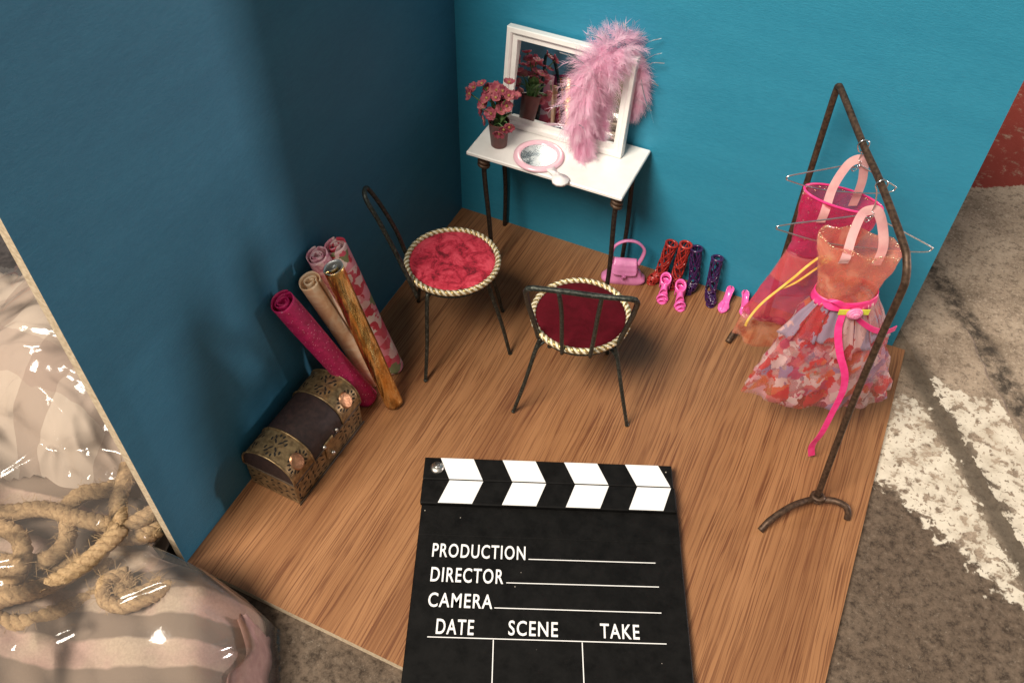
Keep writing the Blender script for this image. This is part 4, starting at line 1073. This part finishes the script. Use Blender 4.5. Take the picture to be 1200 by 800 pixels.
def across(P):
    out = []
    for i in range(len(P)):
        t = (P[min(len(P)-1, i+1)]-P[max(0, i-1)]).normalized(); sd = t.cross(RB+V3(0, 0, -.35))
        if out and sd.dot(out[-1]) < 0: sd = -sd
        out.append(sd.normalized())
    return out
def coral_dress():
    o = H2
    t = thing('doll_dress', 'doll dress with a coral bodice and petal print skirt, hanging nearest the camera', 'dress', tuple(LP(o, 0, .8, 3)), 'doll dresses on the rack')
    # bodice: lat tilt makes the neckline drop to the right
    tl = lambda a, v: -.55*math.cos(a)*(1-v)+.10*math.sin(7*a)*(1-v)
    bt = [(13.75, -.15, 2.12, .95, .55), (12.6, -.10, 1.86, .90, .6), (11.2, -.05, 1.55, .85, .6), (10.4, 0, 1.45, .85, .6)]
    mb = MB(); mb.grid(crumple(rings(o, bt, 48, 14, .02, 9, 2, tl), .07, 3), 64, 18, True); part(mb, 'bodice', M['coral_bodice'], t, solid=.03)
    ff = rings(o, bt, 48, 14, .02, 9, 2, tl); mb = MB(); rr = random.Random(12)
    for k in range(150):
        u, v = rr.random(), abs(rr.gauss(0, .035)); mb.ball(ff(u, v)+V3(0, 0, .02), rr.uniform(.018, .042), 6, 4)
    part(mb, 'neckline_sequins', M['sequin'], t)
    st = [(10.45, 0, 1.46, .86, .6), (9.4, .05, 1.95, 1.05, .65), (8.0, .15, 2.5, 1.2, .8), (6.0, .25, 3.2, 1.3, .9), (3.5, .38, 3.9, 1.35, .9)]
    tk = lambda a, v: v*(.10*math.sin(5*a)+.08*math.sin(11*a+1)-.30*math.cos(a))
    skf = rings(o, st, 180, 30, .055, 13, 3, tk)
    mb = MB(); mb.grid(crumple(skf, .10, 4), 180, 30, True); sk = part(mb, 'skirt', M['floral_skirt'], t, solid=.02); BASES[sk] = BASES[t]
    st2 = [(10.4, 0, 1.30, .72, .55), (8.0, .10, 2.2, .95, .75), (4.1, .30, 3.5, 1.05, .9)]
    mb = MB(); mb.grid(rings(o, st2, 120, 16, .05, 9, 8), 120, 16, True); part(mb, 'underskirt', M['floral_skirt'], sk, solid=.02)
    # loose overskirt panels
    r = random.Random(9)
    for k, a0 in enumerate((2.75, 2.35, 1.95, 1.6, 1.2, .85, .45, .1)):
        lnv = r.uniform(.42, .58); wd = r.uniform(.30, .40)
        off = .06+.05*(k % 2)
        def pf(u, v, a0=a0, lnv=lnv, wd=wd, off=off, k=k):
            a = a0+(u-.5)*wd*(1+.15*v); p = skf(a/(2*PI), v*lnv)
            z = p.z; cen = LP(o, .05, .7, z); out = (p-cen); out.z = 0; out.normalize()
            flare = .55*v*v if k == 0 else .12*v
            return p+out*(off+flare+.05*math.sin(u*9+k))+V3(0, 0, .25*v if k == 0 else 0)
        mb = MB(); mb.grid(pf, 10, 14); part(mb, 'skirt_panel', M['panel_cloth'], sk, solid=.02)
    # shoulder strap: one satin ribbon up over the hanger
    q = [LP(o, -1.19, 1.45, 13.3), LP(o, -1.16, 1.45, 13.75), LP(o, -.85, .75, 14.4), LP(o, -.45, .15, 15.0), LP(o, -.05, .0, 15.14), LP(o, .34, .0, 15.02), LP(o, .72, .15, 14.3), LP(o, .98, .45, 13.3), LP(o, .92, .6, 12.3)]
    mb = MB(); mb.ribbon(spline(q, 6), .46, across(spline(q, 6))); part(mb, 'strap', M['pink_satin'], t, solid=.012)
    # sash, tails, rosette with lime leaves
    mb = MB(); ff = rings(o, [(10.75, 0, 1.52, .92, .6), (10.5, 0, 1.56, .95, .6), (10.2, 0, 1.62, .98, .6)], 60, 4)
    mb.grid(ff, 60, 4, True); sash = part(mb, 'sash', M['hot_ribbon'], t, solid=.03); BASES[sash] = BASES[t]
    tails = [[LP(o, -.35, 1.62, 10.35), LP(o, -.45, 2.0, 9.4), LP(o, -.15, 2.45, 8.2), LP(o, .35, 2.75, 7.0), LP(o, .55, 2.9, 5.8), LP(o, .42, 3.05, 4.2), LP(o, .25, 3.2, 2.6), V3(26.55, -10.5, 1.3), V3(26.75, -10.4, .35)],
             [LP(o, .1, 1.62, 10.2), LP(o, .75, 1.75, 9.6), LP(o, 1.5, 1.8, 9.1), LP(o, 2.2, 1.7, 8.85), LP(o, 2.75, 1.45, 8.8)],
             [LP(o, -.2, 1.62, 10.5), LP(o, -.8, 1.55, 10.9), LP(o, -1.25, 1.35, 10.8), LP(o, -.9, 1.6, 10.5), LP(o, -.1, 1.66, 10.4)]]
    for q in tails:
        mb = MB(); mb.ribbon(spline(q, 6), .36, RL+V3(0, 0, .35) if q is not tails[1] else V3(0, 0, 1)); part(mb, 'ribbon_tail', M['hot_ribbon'], sash, solid=.03)
    c = LP(o, .12, 1.78, 10.35)
    mb = MB()
    for k in range(3):
        rr = .30-.09*k
        pts = [c-RB*(.05+.07*k)+RL*(rr*math.cos(a))+V3(0, 0, rr*.9*math.sin(a)) for a in [j*2*PI/16 for j in range(16)]]
        mb.tube(pts, .10, 6, True)
    mb.ball(c-RB*.2, .10, 8, 6); part(mb, 'rosette', M['rosette'], sash)
    for s in (-1, 1):
        mb = MB(); mb.ribbon([c+RB*.05+RL*(s*x)+V3(0, 0, -.05*s*x) for x in (.1, .4, .75)], .34, V3(0, 0, 1)); part(mb, 'leaf_ribbon', M['lime_ribbon'], sash, solid=.03)
coral_dress()

def red_dress():
    o = H1
    t = thing('doll_dress', 'sheer red doll dress with a yellow ribbon, hanging behind the coral one', 'dress', tuple(LP(o, -1, .3, 3)), 'doll dresses on the rack')
    tl = lambda a, v: -.62*math.cos(a)*(1-v)
    bt = [(13.75, -.10, 2.05, .85, .2), (12.6, -.15, 1.95, .8, .2), (11.3, -.30, 1.72, .72, .2), (10.5, -.4, 1.6, .7, .2)]
    mb = MB(); mb.grid(crumple(rings(o, bt, 44, 12, .012, 7, 5, tl), .06, 6), 64, 16, True); part(mb, 'bodice', M['magenta_bodice'], t, solid=.03)
    mb = MB(); ff = rings(o, bt, 44, 12, .012, 7, 5, tl)
    mb.tube([ff(k/60, 0) for k in range(60)], .06, 6, True); part(mb, 'neckline_edge', M['hot_ribbon'], t)
    mb = MB(); rr = random.Random(13)
    for k in range(130):
        u, v = rr.uniform(.45, 1.05) if rr.random() < .7 else rr.random(), abs(rr.gauss(0, .04)); mb.ball(ff(u, v)+V3(0, 0, .03), rr.uniform(.018, .042), 6, 4)
    part(mb, 'neckline_sequins', M['sequin'], t)
    st = [(10.6, -.4, 1.6, .7, .2), (9.0, -.5, 1.9, .8, .2), (7.7, -.55, 2.3, .95, .2), (6.1, -.6, 2.7, 1.05, .2)]
    mb = MB(); sf = rings(o, st, 120, 18, .035, 9, 6); mb.grid(crumple(sf, .07, 8), 140, 20, True); sk = part(mb, 'skirt', M['red_skirt'], t, solid=.02); BASES[sk] = BASES[t]
    hm = [(6.15, -.6, 2.7, 1.06, .2), (5.2, -.62, 2.85, 1.1, .2), (4.4, -.62, 2.95, 1.15, .2)]
    mb = MB(); mb.grid(rings(o, hm, 120, 10, .05, 9, 6, lambda a, v: .16*v*math.sin(5*a)), 120, 8, True); part(mb, 'hem', M['red_hem'], sk, solid=.02)
    mb = MB(); mb.grid(lambda u, v: (lambda a, p: p-RB*.08*math.sin(a)+RL*.06*math.cos(a))(1.75+u*1.5, sf((1.75+u*1.5)/(2*PI), .02+v*.36)), 14, 10); part(mb, 'skirt_panel', M['coral_panel'], sk, solid=.02)
    q = [LP(o, -1.25, 1.0, 13.0), LP(o, -1.22, 1.0, 13.7), LP(o, -.98, .5, 14.7), LP(o, -.45, .1, 15.65), LP(o, .05, 0, 15.9), LP(o, .36, -.05, 15.6), LP(o, .62, -.1, 14.6), LP(o, .70, -.2, 13.6), LP(o, .70, -.25, 12.9)]
    mb = MB(); mb.ribbon(spline(q, 6), .44, across(spline(q, 6))); part(mb, 'strap', M['pink_satin'], t, solid=.012)
    mb = MB()
    yb = [LP(o, -.2, 1.05, 10.75), LP(o, -.75, 1.35, 11.15), LP(o, -1.35, 1.5, 10.7), LP(o, -1.85, 1.5, 9.9), LP(o, -2.4, 1.5, 9.1), LP(o, -2.95, 1.5, 8.3), LP(o, -3.3, 1.45, 7.5), LP(o, -3.5, 1.4, 6.7), LP(o, -3.52, 1.35, 6.2)]
    mb.ribbon(spline(yb, 6), .16, -RB+V3(0, 0, .5)+RL*.5)
    yb2 = [LP(o, -.2, 1.1, 10.6), LP(o, -.9, 1.35, 10.2), LP(o, -1.7, 1.5, 9.5), LP(o, -2.35, 1.45, 9.0)]
    mb.ribbon(spline(yb2, 6), .13, -RB+V3(0, 0, .5)+RL*.5)
    part(mb, 'ribbon_tail', M['yellow_ribbon'], t, solid=.03)
    mb = MB(); c = LP(o, -.45, 1.22, 10.75)
    for k in range(2): mb.tube([c+RL*((.24-.1*k)*math.cos(a))+V3(0, 0, (.2-.08*k)*math.sin(a))-RB*.06*k for a in [j*2*PI/14 for j in range(14)]], .09, 6, True)
    part(mb, 'rosette', M['lime_ribbon'], t)
red_dress()

# ------------------------------------------------------------------ clapperboard
def clapperboard():
    TL = V3(9.108, -22.307, 0); U = V3(.9197, .3927, 0); Vd = V3(.3927, -.9197, 0); W = 13.24
    zt = .55
    t = thing('clapperboard', 'black and white film clapperboard lying on the wooden floor', 'clapperboard', tuple(TL+U*6.6+Vd*3))
    P = lambda u, v, z: TL+U*u+Vd*v+V3(0, 0, z)
    def slab(u0, u1, v0, v1, z0, z1, rad, corners, name, mat, par, bev=.05):
        pts = []
        for i, (cx, cy, a0) in enumerate(((u0, v0, PI), (u1, v0, 1.5*PI), (u1, v1, 0), (u0, v1, .5*PI))):
            rr = rad if corners[i] else .06
            ox = cx+(rr if cx == u0 else -rr); oy = cy+(rr if cy == v0 else -rr)
            for k in range(7): a = a0+PI/2*k/6; pts.append((ox+rr*math.cos(a), oy+rr*math.sin(a)))
        mid = ((u0+u1)/2, (v0+v1)/2); n = len(pts); mb = MB(); mb.smooth = False
        rings_ = []
        for (off, z) in ((bev, z0), (0, z0+bev), (0, z1-bev), (bev, z1)):
            rings_.append([P(lerp(u, mid[0], off/abs(u1-u0)*2), lerp(v, mid[1], off/abs(v1-v0)*2), z) for u, v in pts])
        vs = [p for r_ in rings_ for p in r_]
        fs = [(j*n+k, j*n+(k+1) % n, (j+1)*n+(k+1) % n, (j+1)*n+k) for j in range(3) for k in range(n)]+[tuple(range(n))[::-1], tuple(3*n+k for k in range(n))]
        mb.add(vs, fs); o = part(mb, name, mat, par); BASES[o] = BASES[t]; return o
    board = slab(.02, W, -1.30, 10.2, .01, zt, .5, (0, 0, 1, 1), 'board', M['black_board'], t)
    band = slab(.03, W-.01, .16, 1.78, zt-.02, zt+.03, .08, (0, 0, 0, 0), 'seam_strip', M['black_board'], board, .02)
    s1 = slab(-.04, 13.10, -2.70, -1.345, .02, .86, .08, (0, 0, 0, 0), 'clapstick', M['black_stick'], t)
    s2 = slab(-.04, 13.16, -1.325, .10, zt-.01, .85, .08, (0, 0, 0, 0), 'fixed_stick', M['black_stick'], t)
    z1 = .864
    for (st, v0, v1, sl, z) in ((s1, -2.66, -1.37, .55, z1), (s2, -1.30, .07, -.50, z1-.01)):
        mb = MB(); mb.smooth = False
        for k in range(4):
            u = (.80, 4.10, 7.38, 10.62)[k]
            a = u if sl > 0 else u+.58
            mb.add([P(a, v0, z), P(a+1.76, v0, z), P(a+1.76+sl, v1, z), P(a+sl, v1, z)], [(3, 2, 1, 0)])
        part(mb, 'white_stripes', M['white_print'], st)
    mb = MB(); mb.lathe([(.36, 0), (.36, .05), (.27, .12), (.12, .15), (0, .155)], P(.66, -2.03, .86), 18); mb.ball(P(.66, -2.03, .98), (.14, .14, .08), 10, 6); part(mb, 'hinge_screw', M['screw'], t)
    # printed words and lines
    z = zt+.006; mb = MB(); mb.smooth = False
    def word(txt, u0, u1, v0, v1):
        cu = bpy.data.curves.new('text', 'FONT'); cu.body = txt; cu.offset = .012; cu.resolution_u = 4; cu.space_character = 1.14
        ob = bpy.data.objects.new('text', cu); COL.objects.link(ob)
        dg = bpy.context.evaluated_depsgraph_get(); me = bpy.data.meshes.new_from_object(ob.evaluated_get(dg))
        xs = [v.co.x for v in me.vertices]; ys = [v.co.y for v in me.vertices]
        x0, x1, y0, y1 = min(xs), max(xs), min(ys), max(ys)
        mb.add([P(lerp(u0, u1, (v.co.x-x0)/(x1-x0)), lerp(v1, v0, (v.co.y-y0)/(y1-y0)), z) for v in me.vertices], [tuple(p.vertices) for p in me.polygons])
        bpy.data.objects.remove(ob); bpy.data.meshes.remove(me); bpy.data.curves.remove(cu)
    for w in (('PRODUCTION', .83, 5.46, 2.22, 2.98), ('DIRECTOR', .87, 4.42, 3.52, 4.30), ('CAMERA', .87, 3.95, 4.86, 5.60), ('DATE', 1.37, 3.14, 6.17, 6.92), ('SCENE', 4.76, 7.08, 6.12, 6.86), ('TAKE', 9.06, 10.90, 6.10, 6.82)): word(*w)
    def line(u0, v0, u1, v1, w=.045):
        a, b = Vector((u0, v0)), Vector((u1, v1)); d = (b-a).normalized(); n = Vector((-d.y, d.x))*w/2
        mb.add([P(*(a-n), z), P(*(b-n), z), P(*(b+n), z), P(*(a+n), z)], [(0, 1, 2, 3)])
    for L_ in ((5.62, 2.92, 11.90, 2.87), (4.57, 4.22, 11.98, 4.14), (4.05, 5.53, 12.0, 5.47), (1.0, 7.08, 12.13, 6.98), (4.08, 7.10, 4.12, 9.4), (8.21, 7.06, 8.27, 9.4)): line(*L_)
    part(mb, 'lettering', M['white_print'], board)
clapperboard()

# ------------------------------------------------------------------ the bag of rope and cloth beside the set
def nz(x, y, s=1.0, seed=0):
    return (math.sin(x*.9*s+seed)*math.cos(y*1.1*s-seed*.7)+.5*math.sin(x*2.1*s+y*1.3*s+seed*2)+.3*math.cos(y*3.1*s-x*1.7*s+seed))/1.8
_cr = random.Random(31)
_W = [(_cr.uniform(0, PI), k, _cr.uniform(0, 6)) for k in (.22, .31, .45, .6, .85, 1.2, 1.7)]
def facets(x, y, a=1.0, warp=.6):
    xx = x+warp*math.sin(y*.5+1); yy = y+warp*math.sin(x*.43)
    return sum(a*.16/k*abs(math.sin(k*(xx*math.cos(t)+yy*math.sin(t))+f)) for t, k, f in _W)
def pq(x, y): return .905*x+.424*y, -.424*x+.905*y
def inside(x, y): return (x < -.75 and y < -8) or y < -30.75
def edge_drop(x, y):
    p, q = pq(x, y)
    pe = -7.35-.16*(q+33.5)                            # the right hand end of the bag
    e = math.sqrt(max(0, min(1, (pe-p)/2.6)))
    g = sstep(-30.5, -31.3, y) if x > -.75 else 1
    return e*(.55+.45*g)
def bag_h(x, y):
    p, q = pq(x, y)
    return max(-.40, -.40+edge_drop(x, y)*(3.6+.5*nz(x, y, .35, 1)))
def field(name, mat, hfn, x0, x1, y0, y1, st, keep, solid=0.0):
    mb = MB(); nx, ny = int((x1-x0)/st), int((y1-y0)/st)
    ok = lambda i, j: keep(x0+(i+.5)*st, y0+(j+.5)*st)
    idx = {}; vs = []; fs = []
    for j in range(ny):
        for i in range(nx):
            if not ok(i, j): continue
            q = []
            for (a, b) in ((i, j), (i+1, j), (i+1, j+1), (i, j+1)):
                if (a, b) not in idx:
                    x, y = x0+a*st, y0+b*st; idx[(a, b)] = len(vs); vs.append((x, y, hfn(x, y)))
                q.append(idx[(a, b)])
            fs.append(tuple(q))
    mb.add(vs, fs)
    return mb.build(name, mat, None, (-5, -34, -.45), solid=solid)
# striped cushion cover in the lower part
def h_str(x, y):
    p, q = pq(x, y); return bag_h(x, y)-.62-.9*sstep(-30.0, -27.5, q)+.6*facets(x*1.5+3, y*1.5, 1.0, 1.2)-.52-1.2*sstep(-.8, 0, p+7.6+.16*(q+33.5))
tag(field('striped_cloth', M['striped'], h_str, -14, 9, -46, -26, .25, lambda x, y: inside(x, y) and pq(x, y)[1] < -23.5 and pq(x, y)[0] < -4.5, .06), 'beige and brown striped cloth under the rope inside the plastic bag', 'cloth')
def h_chk(x, y):
    p, q = pq(x, y); w = q+.35*(p+20)+.5*math.sin(p*.9); return bag_h(x, y)-3.4+3.6*math.sqrt(sstep(-23.9, -21.7, w))+1.2*sstep(-22.6, -19.5, w)+.9*facets(y, x, 1.0, 1.0)-.3
tag(field('checked_cloth', M['check'], h_chk, -30, 0, -36, -12, .18, lambda x, y: inside(x, y) and pq(x, y)[1]+.35*(pq(x, y)[0]+20) > -25.2 and pq(x, y)[1] < -12.2, .06), 'pale checked cloth beyond the rope inside the plastic bag', 'cloth')
def h_dark(x, y): return 2.2+.5*nz(x, y, .6, 2)
tag(field('dark_cloth', M['dark_cloth'], h_dark, -36, -6, -26, 0, .4, lambda x, y: x < -.75 and pq(x, y)[1] > -12.9, .06), 'dark grey cloth just past the bag beside the raw edge of the wall', 'cloth')
def h_pink(x, y): p, q = pq(x, y); return bag_h(x, y)-2.6+2.45*sstep(-9.35, -8.35, p+.25*math.sin(q*2))+.7*facets(x*1.8, y*1.8, 1, 1)-.30-1.6*sstep(-.75, -.1, p+7.35+.16*(q+33.5)+.15*math.sin(q*3))
tag(field('pink_cloth', M['pink_cloth'], h_pink, 1, 10, -40, -30, .12, lambda x, y: inside(x, y) and -9.5 < pq(x, y)[0] < -6.0 and pq(x, y)[1] < -30.9, .05), 'crumpled rose pink cloth at the end of the plastic bag', 'cloth')
# the rope: strands lying between the two cloths
def rope():
    mb = MB()
    strands = [
        [(-9.6,-33.3,2.9),(-7.6,-32.6,3.1),(-6.0,-31.7,3.2),(-4.0,-31.4,3.3),(-2.5,-31.0,3.2),(-2.0,-30.8,3.0)],
        [(-8.9,-34.0,3.3),(-7.4,-33.6,3.6),(-5.9,-33.4,3.7),(-4.8,-34.0,3.7),(-4.3,-35.0,3.6),(-4.7,-36.0,3.5),(-5.9,-36.7,3.4),(-7.4,-36.9,3.2)],
        [(-1.8,-31.1,3.5),(-1.8,-32.2,3.6),(-2.1,-33.5,3.6),(-2.9,-34.8,3.5),(-4.0,-35.9,3.5),(-5.6,-37.2,3.3),(-7.2,-37.9,3.0)],
        [(-2.2,-30.8,3.3),(-3.1,-29.8,3.3),(-3.7,-28.8,3.1),(-4.4,-27.8,2.8)],
        [(-2.1,-31.0,3.0),(-1.6,-30.1,3.0),(-1.3,-29.2,2.9),(-1.5,-28.2,2.6)],
        [(-2.4,-31.3,2.6),(-1.2,-30.6,2.6),(-.9,-29.9,2.4)],
        [(-.2,-32.6,3.2),(-.6,-33.4,3.5),(-.1,-34.1,3.5),(.9,-34.0,3.45),(1.6,-33.0,3.3),(1.9,-31.9,2.8)],[(.1,-32.7,2.9),(-.1,-33.3,3.1),(.5,-33.5,3.2),(1.1,-32.8,3.0),(1.2,-31.8,2.6)],
        [(-4.6,-31.7,3.0),(-3.8,-32.6,3.2),(-4.0,-33.6,3.1),(-5.0,-34.1,2.8),(-6.2,-34.4,2.4)],
        [(-5.6,-31.4,2.6),(-5.2,-30.2,2.9),(-4.3,-29.4,2.8),(-3.9,-28.2,2.5)],
        [(-9.5,-34.8,2.6),(-7.6,-35.2,2.9),(-6.2,-35.4,2.9),(-5.2,-34.6,2.6),(-3.2,-33.0,2.5),(-1.6,-32.6,2.6)],
        [(-8.5,-36.2,2.5),(-6.6,-36.0,2.8),(-4.9,-36.6,2.8),(-3.2,-36.4,2.6),(-1.5,-34.4,2.5),(-.8,-33.2,2.4)],
    ]
    for k, s in enumerate(strands): rr = .45 if k not in (6, 7) else .36; mb.twist(spline([V3(*p)+V3(0, 0, .12) for p in s], 12), rr*.72, 3, 1.25, 7, rs=rr*.60)
    r = random.Random(2)
    pts = [V3(*p) for s_ in strands for p in spline([V3(*q) for q in s_], 14)]
    for _ in range(1500):                                  # loose fibres
        p = r.choice(pts)+V3(r.uniform(-.35, .35), r.uniform(-.35, .35), .25+r.uniform(0, .25)); d = V3(r.uniform(-1, 1), r.uniform(-1, 1), r.uniform(-.2, .7)).normalized()*r.uniform(.2, .7)
        mb.ribbon([p, p+d*.5+V3(0, 0, .04), p+d], .018, V3(-d.y, d.x, .1))
    tag(mb.build('rope', M['rope'], None, (-5, -34, 0)), 'tangled tan hemp rope inside the clear plastic bag', 'rope')
rope()
def h_bag(x, y):
    p, q = pq(x, y)
    z = max(bag_h(x, y)+lerp(.62, .18, sstep(-32.6, -31.2, y) if x > -2.5 else 0), h_chk(x, y)+.42 if q+.35*(p+20) > -23.5 else -9)
    pe = -7.2-.16*(q+33.5); tp = math.sqrt(max(0, min(1, (pe-p)/1.2)))
    z = lerp(-.44, z, tp)
    z += tp*(.60*facets(x, y)-.30)*(lerp(1, .25, sstep(-33, -31.4, y)) if x > -2.5 else 1)
    return z
CREASES = [[(-11.1,-28.7),(-10.2,-28.0),(-9.0,-27.55)],[(-11.7,-26.9),(-10,-26.3),(-9.2,-25.6)],[(-9.7,-27.6),(-7.6,-27.9),(-5.45,-28.6)],[(-8.6,-31.4),(-8.1,-30.5),(-7.7,-29.6)],[(-8.0,-26.3),(-6.7,-26.2)],[(-7.9,-28.0),(-5.5,-29.9)],
    [(5.9,-33.9),(6.2,-33.2),(6.5,-32.5)],[(-2.6,-31.2),(-2.1,-31.45),(-1.7,-31.45)],[(-4.65,-29.6),(-4.4,-29.0)],[(-3.9,-29.0),(-3.6,-28.4)],[(1.15,-34.1),(2.4,-32.8),(3.2,-32.2)],[(-1.5,-37.4),(-.2,-35.8)],[(-16.5,-21.3),(-14.7,-22.2)],[(-5.4,-35.3),(-4.5,-34.6)],[(-13.5,-27.0),(-11.5,-25.6),(-9.5,-24.9)],[(-6.5,-36.5),(-4.0,-35.5)]]
CSEG = [(a, b, k) for k, c in enumerate(CREASES) for a, b in zip(c, c[1:])]
def crease(x, y):
    h = 0
    for (ax, ay), (bx, by), k in CSEG:
        if min(ax, bx)-1.2 > x or max(ax, bx)+1.2 < x or min(ay, by)-1.2 > y or max(ay, by)+1.2 < y: continue
        dx, dy = bx-ax, by-ay; L2 = dx*dx+dy*dy; t = ((x-ax)*dx+(y-ay)*dy)/L2; tc = min(1, max(0, t))
        d = math.hypot(x-ax-dx*tc, y-ay-dy*tc); w = .16+.07*((k*37) % 5)/4
        h = max(h, (.17+.07*((k*53) % 7)/6)*math.exp(-(d/w)**2))
    return h
_hb = h_bag
def h_bag(x, y): return _hb(x, y)+crease(x, y)
bag = tag(field('plastic_bag', M['film'], h_bag, -30, 11, -44, -12, .11, lambda x, y: inside(x, y) and pq(x, y)[1] < -12.4 and pq(x, y)[0] < -7.1-.16*(pq(x, y)[1]+33.5)), 'clear crinkled plastic bag full of rope and cloth beside the blue wall', 'plastic bag')

# ================================================================== LIGHT, CAMERA
w = bpy.data.worlds.new('World'); scene.world = w; w.use_nodes = True
bg = w.node_tree.nodes['Background']; bg.inputs[0].default_value = (.80, .74, .68, 1); bg.inputs[1].default_value = .29
def lamp(name, loc, target, sx, sy, power, col):
    l = bpy.data.lights.new(name, 'AREA'); l.shape = 'RECTANGLE'; l.size = sx*S; l.size_y = sy*S; l.energy = power; l.color = col
    o = bpy.data.objects.new(name, l); COL.objects.link(o); o.location = Vector(loc)*S
    o.rotation_euler = (Vector(target)-Vector(loc)).to_track_quat('-Z', 'Y').to_euler()
    return o
lamp('ceiling_lamp', (-38, -140, 190), (14, -10, 4), 95, 75, 96, (1.0, .90, .77))
lamp('side_lamp', (190, 97, 22), (0, -18, 9), 13, 24, 25, (1.0, .86, .84))

cam = bpy.data.cameras.new('Camera'); co = bpy.data.objects.new('Camera', cam); COL.objects.link(co)
cam.sensor_width = 36; cam.lens = 1064.213/1200*36; cam.clip_start = .01; cam.clip_end = 100
r_ = Vector((0.90535859, 0.42448079, 0.01191162)); u_ = Vector((-0.32609723, 0.67700531, 0.65979119)); f_ = Vector((-0.27200446, 0.60123197, -0.75135458))
mt = Matrix((r_, u_, -f_)).transposed().to_4x4(); mt.translation = Vector((23.40479259, -42.88105284, 41.43908907))*S
co.matrix_world = mt; scene.camera = co
scene.view_settings.view_transform = 'Standard'; scene.view_settings.look = 'None'
scene.view_settings.exposure = 0; scene.view_settings.gamma = 1
scene.cycles.transparent_max_bounces = 24
scene.cycles.use_denoising = True
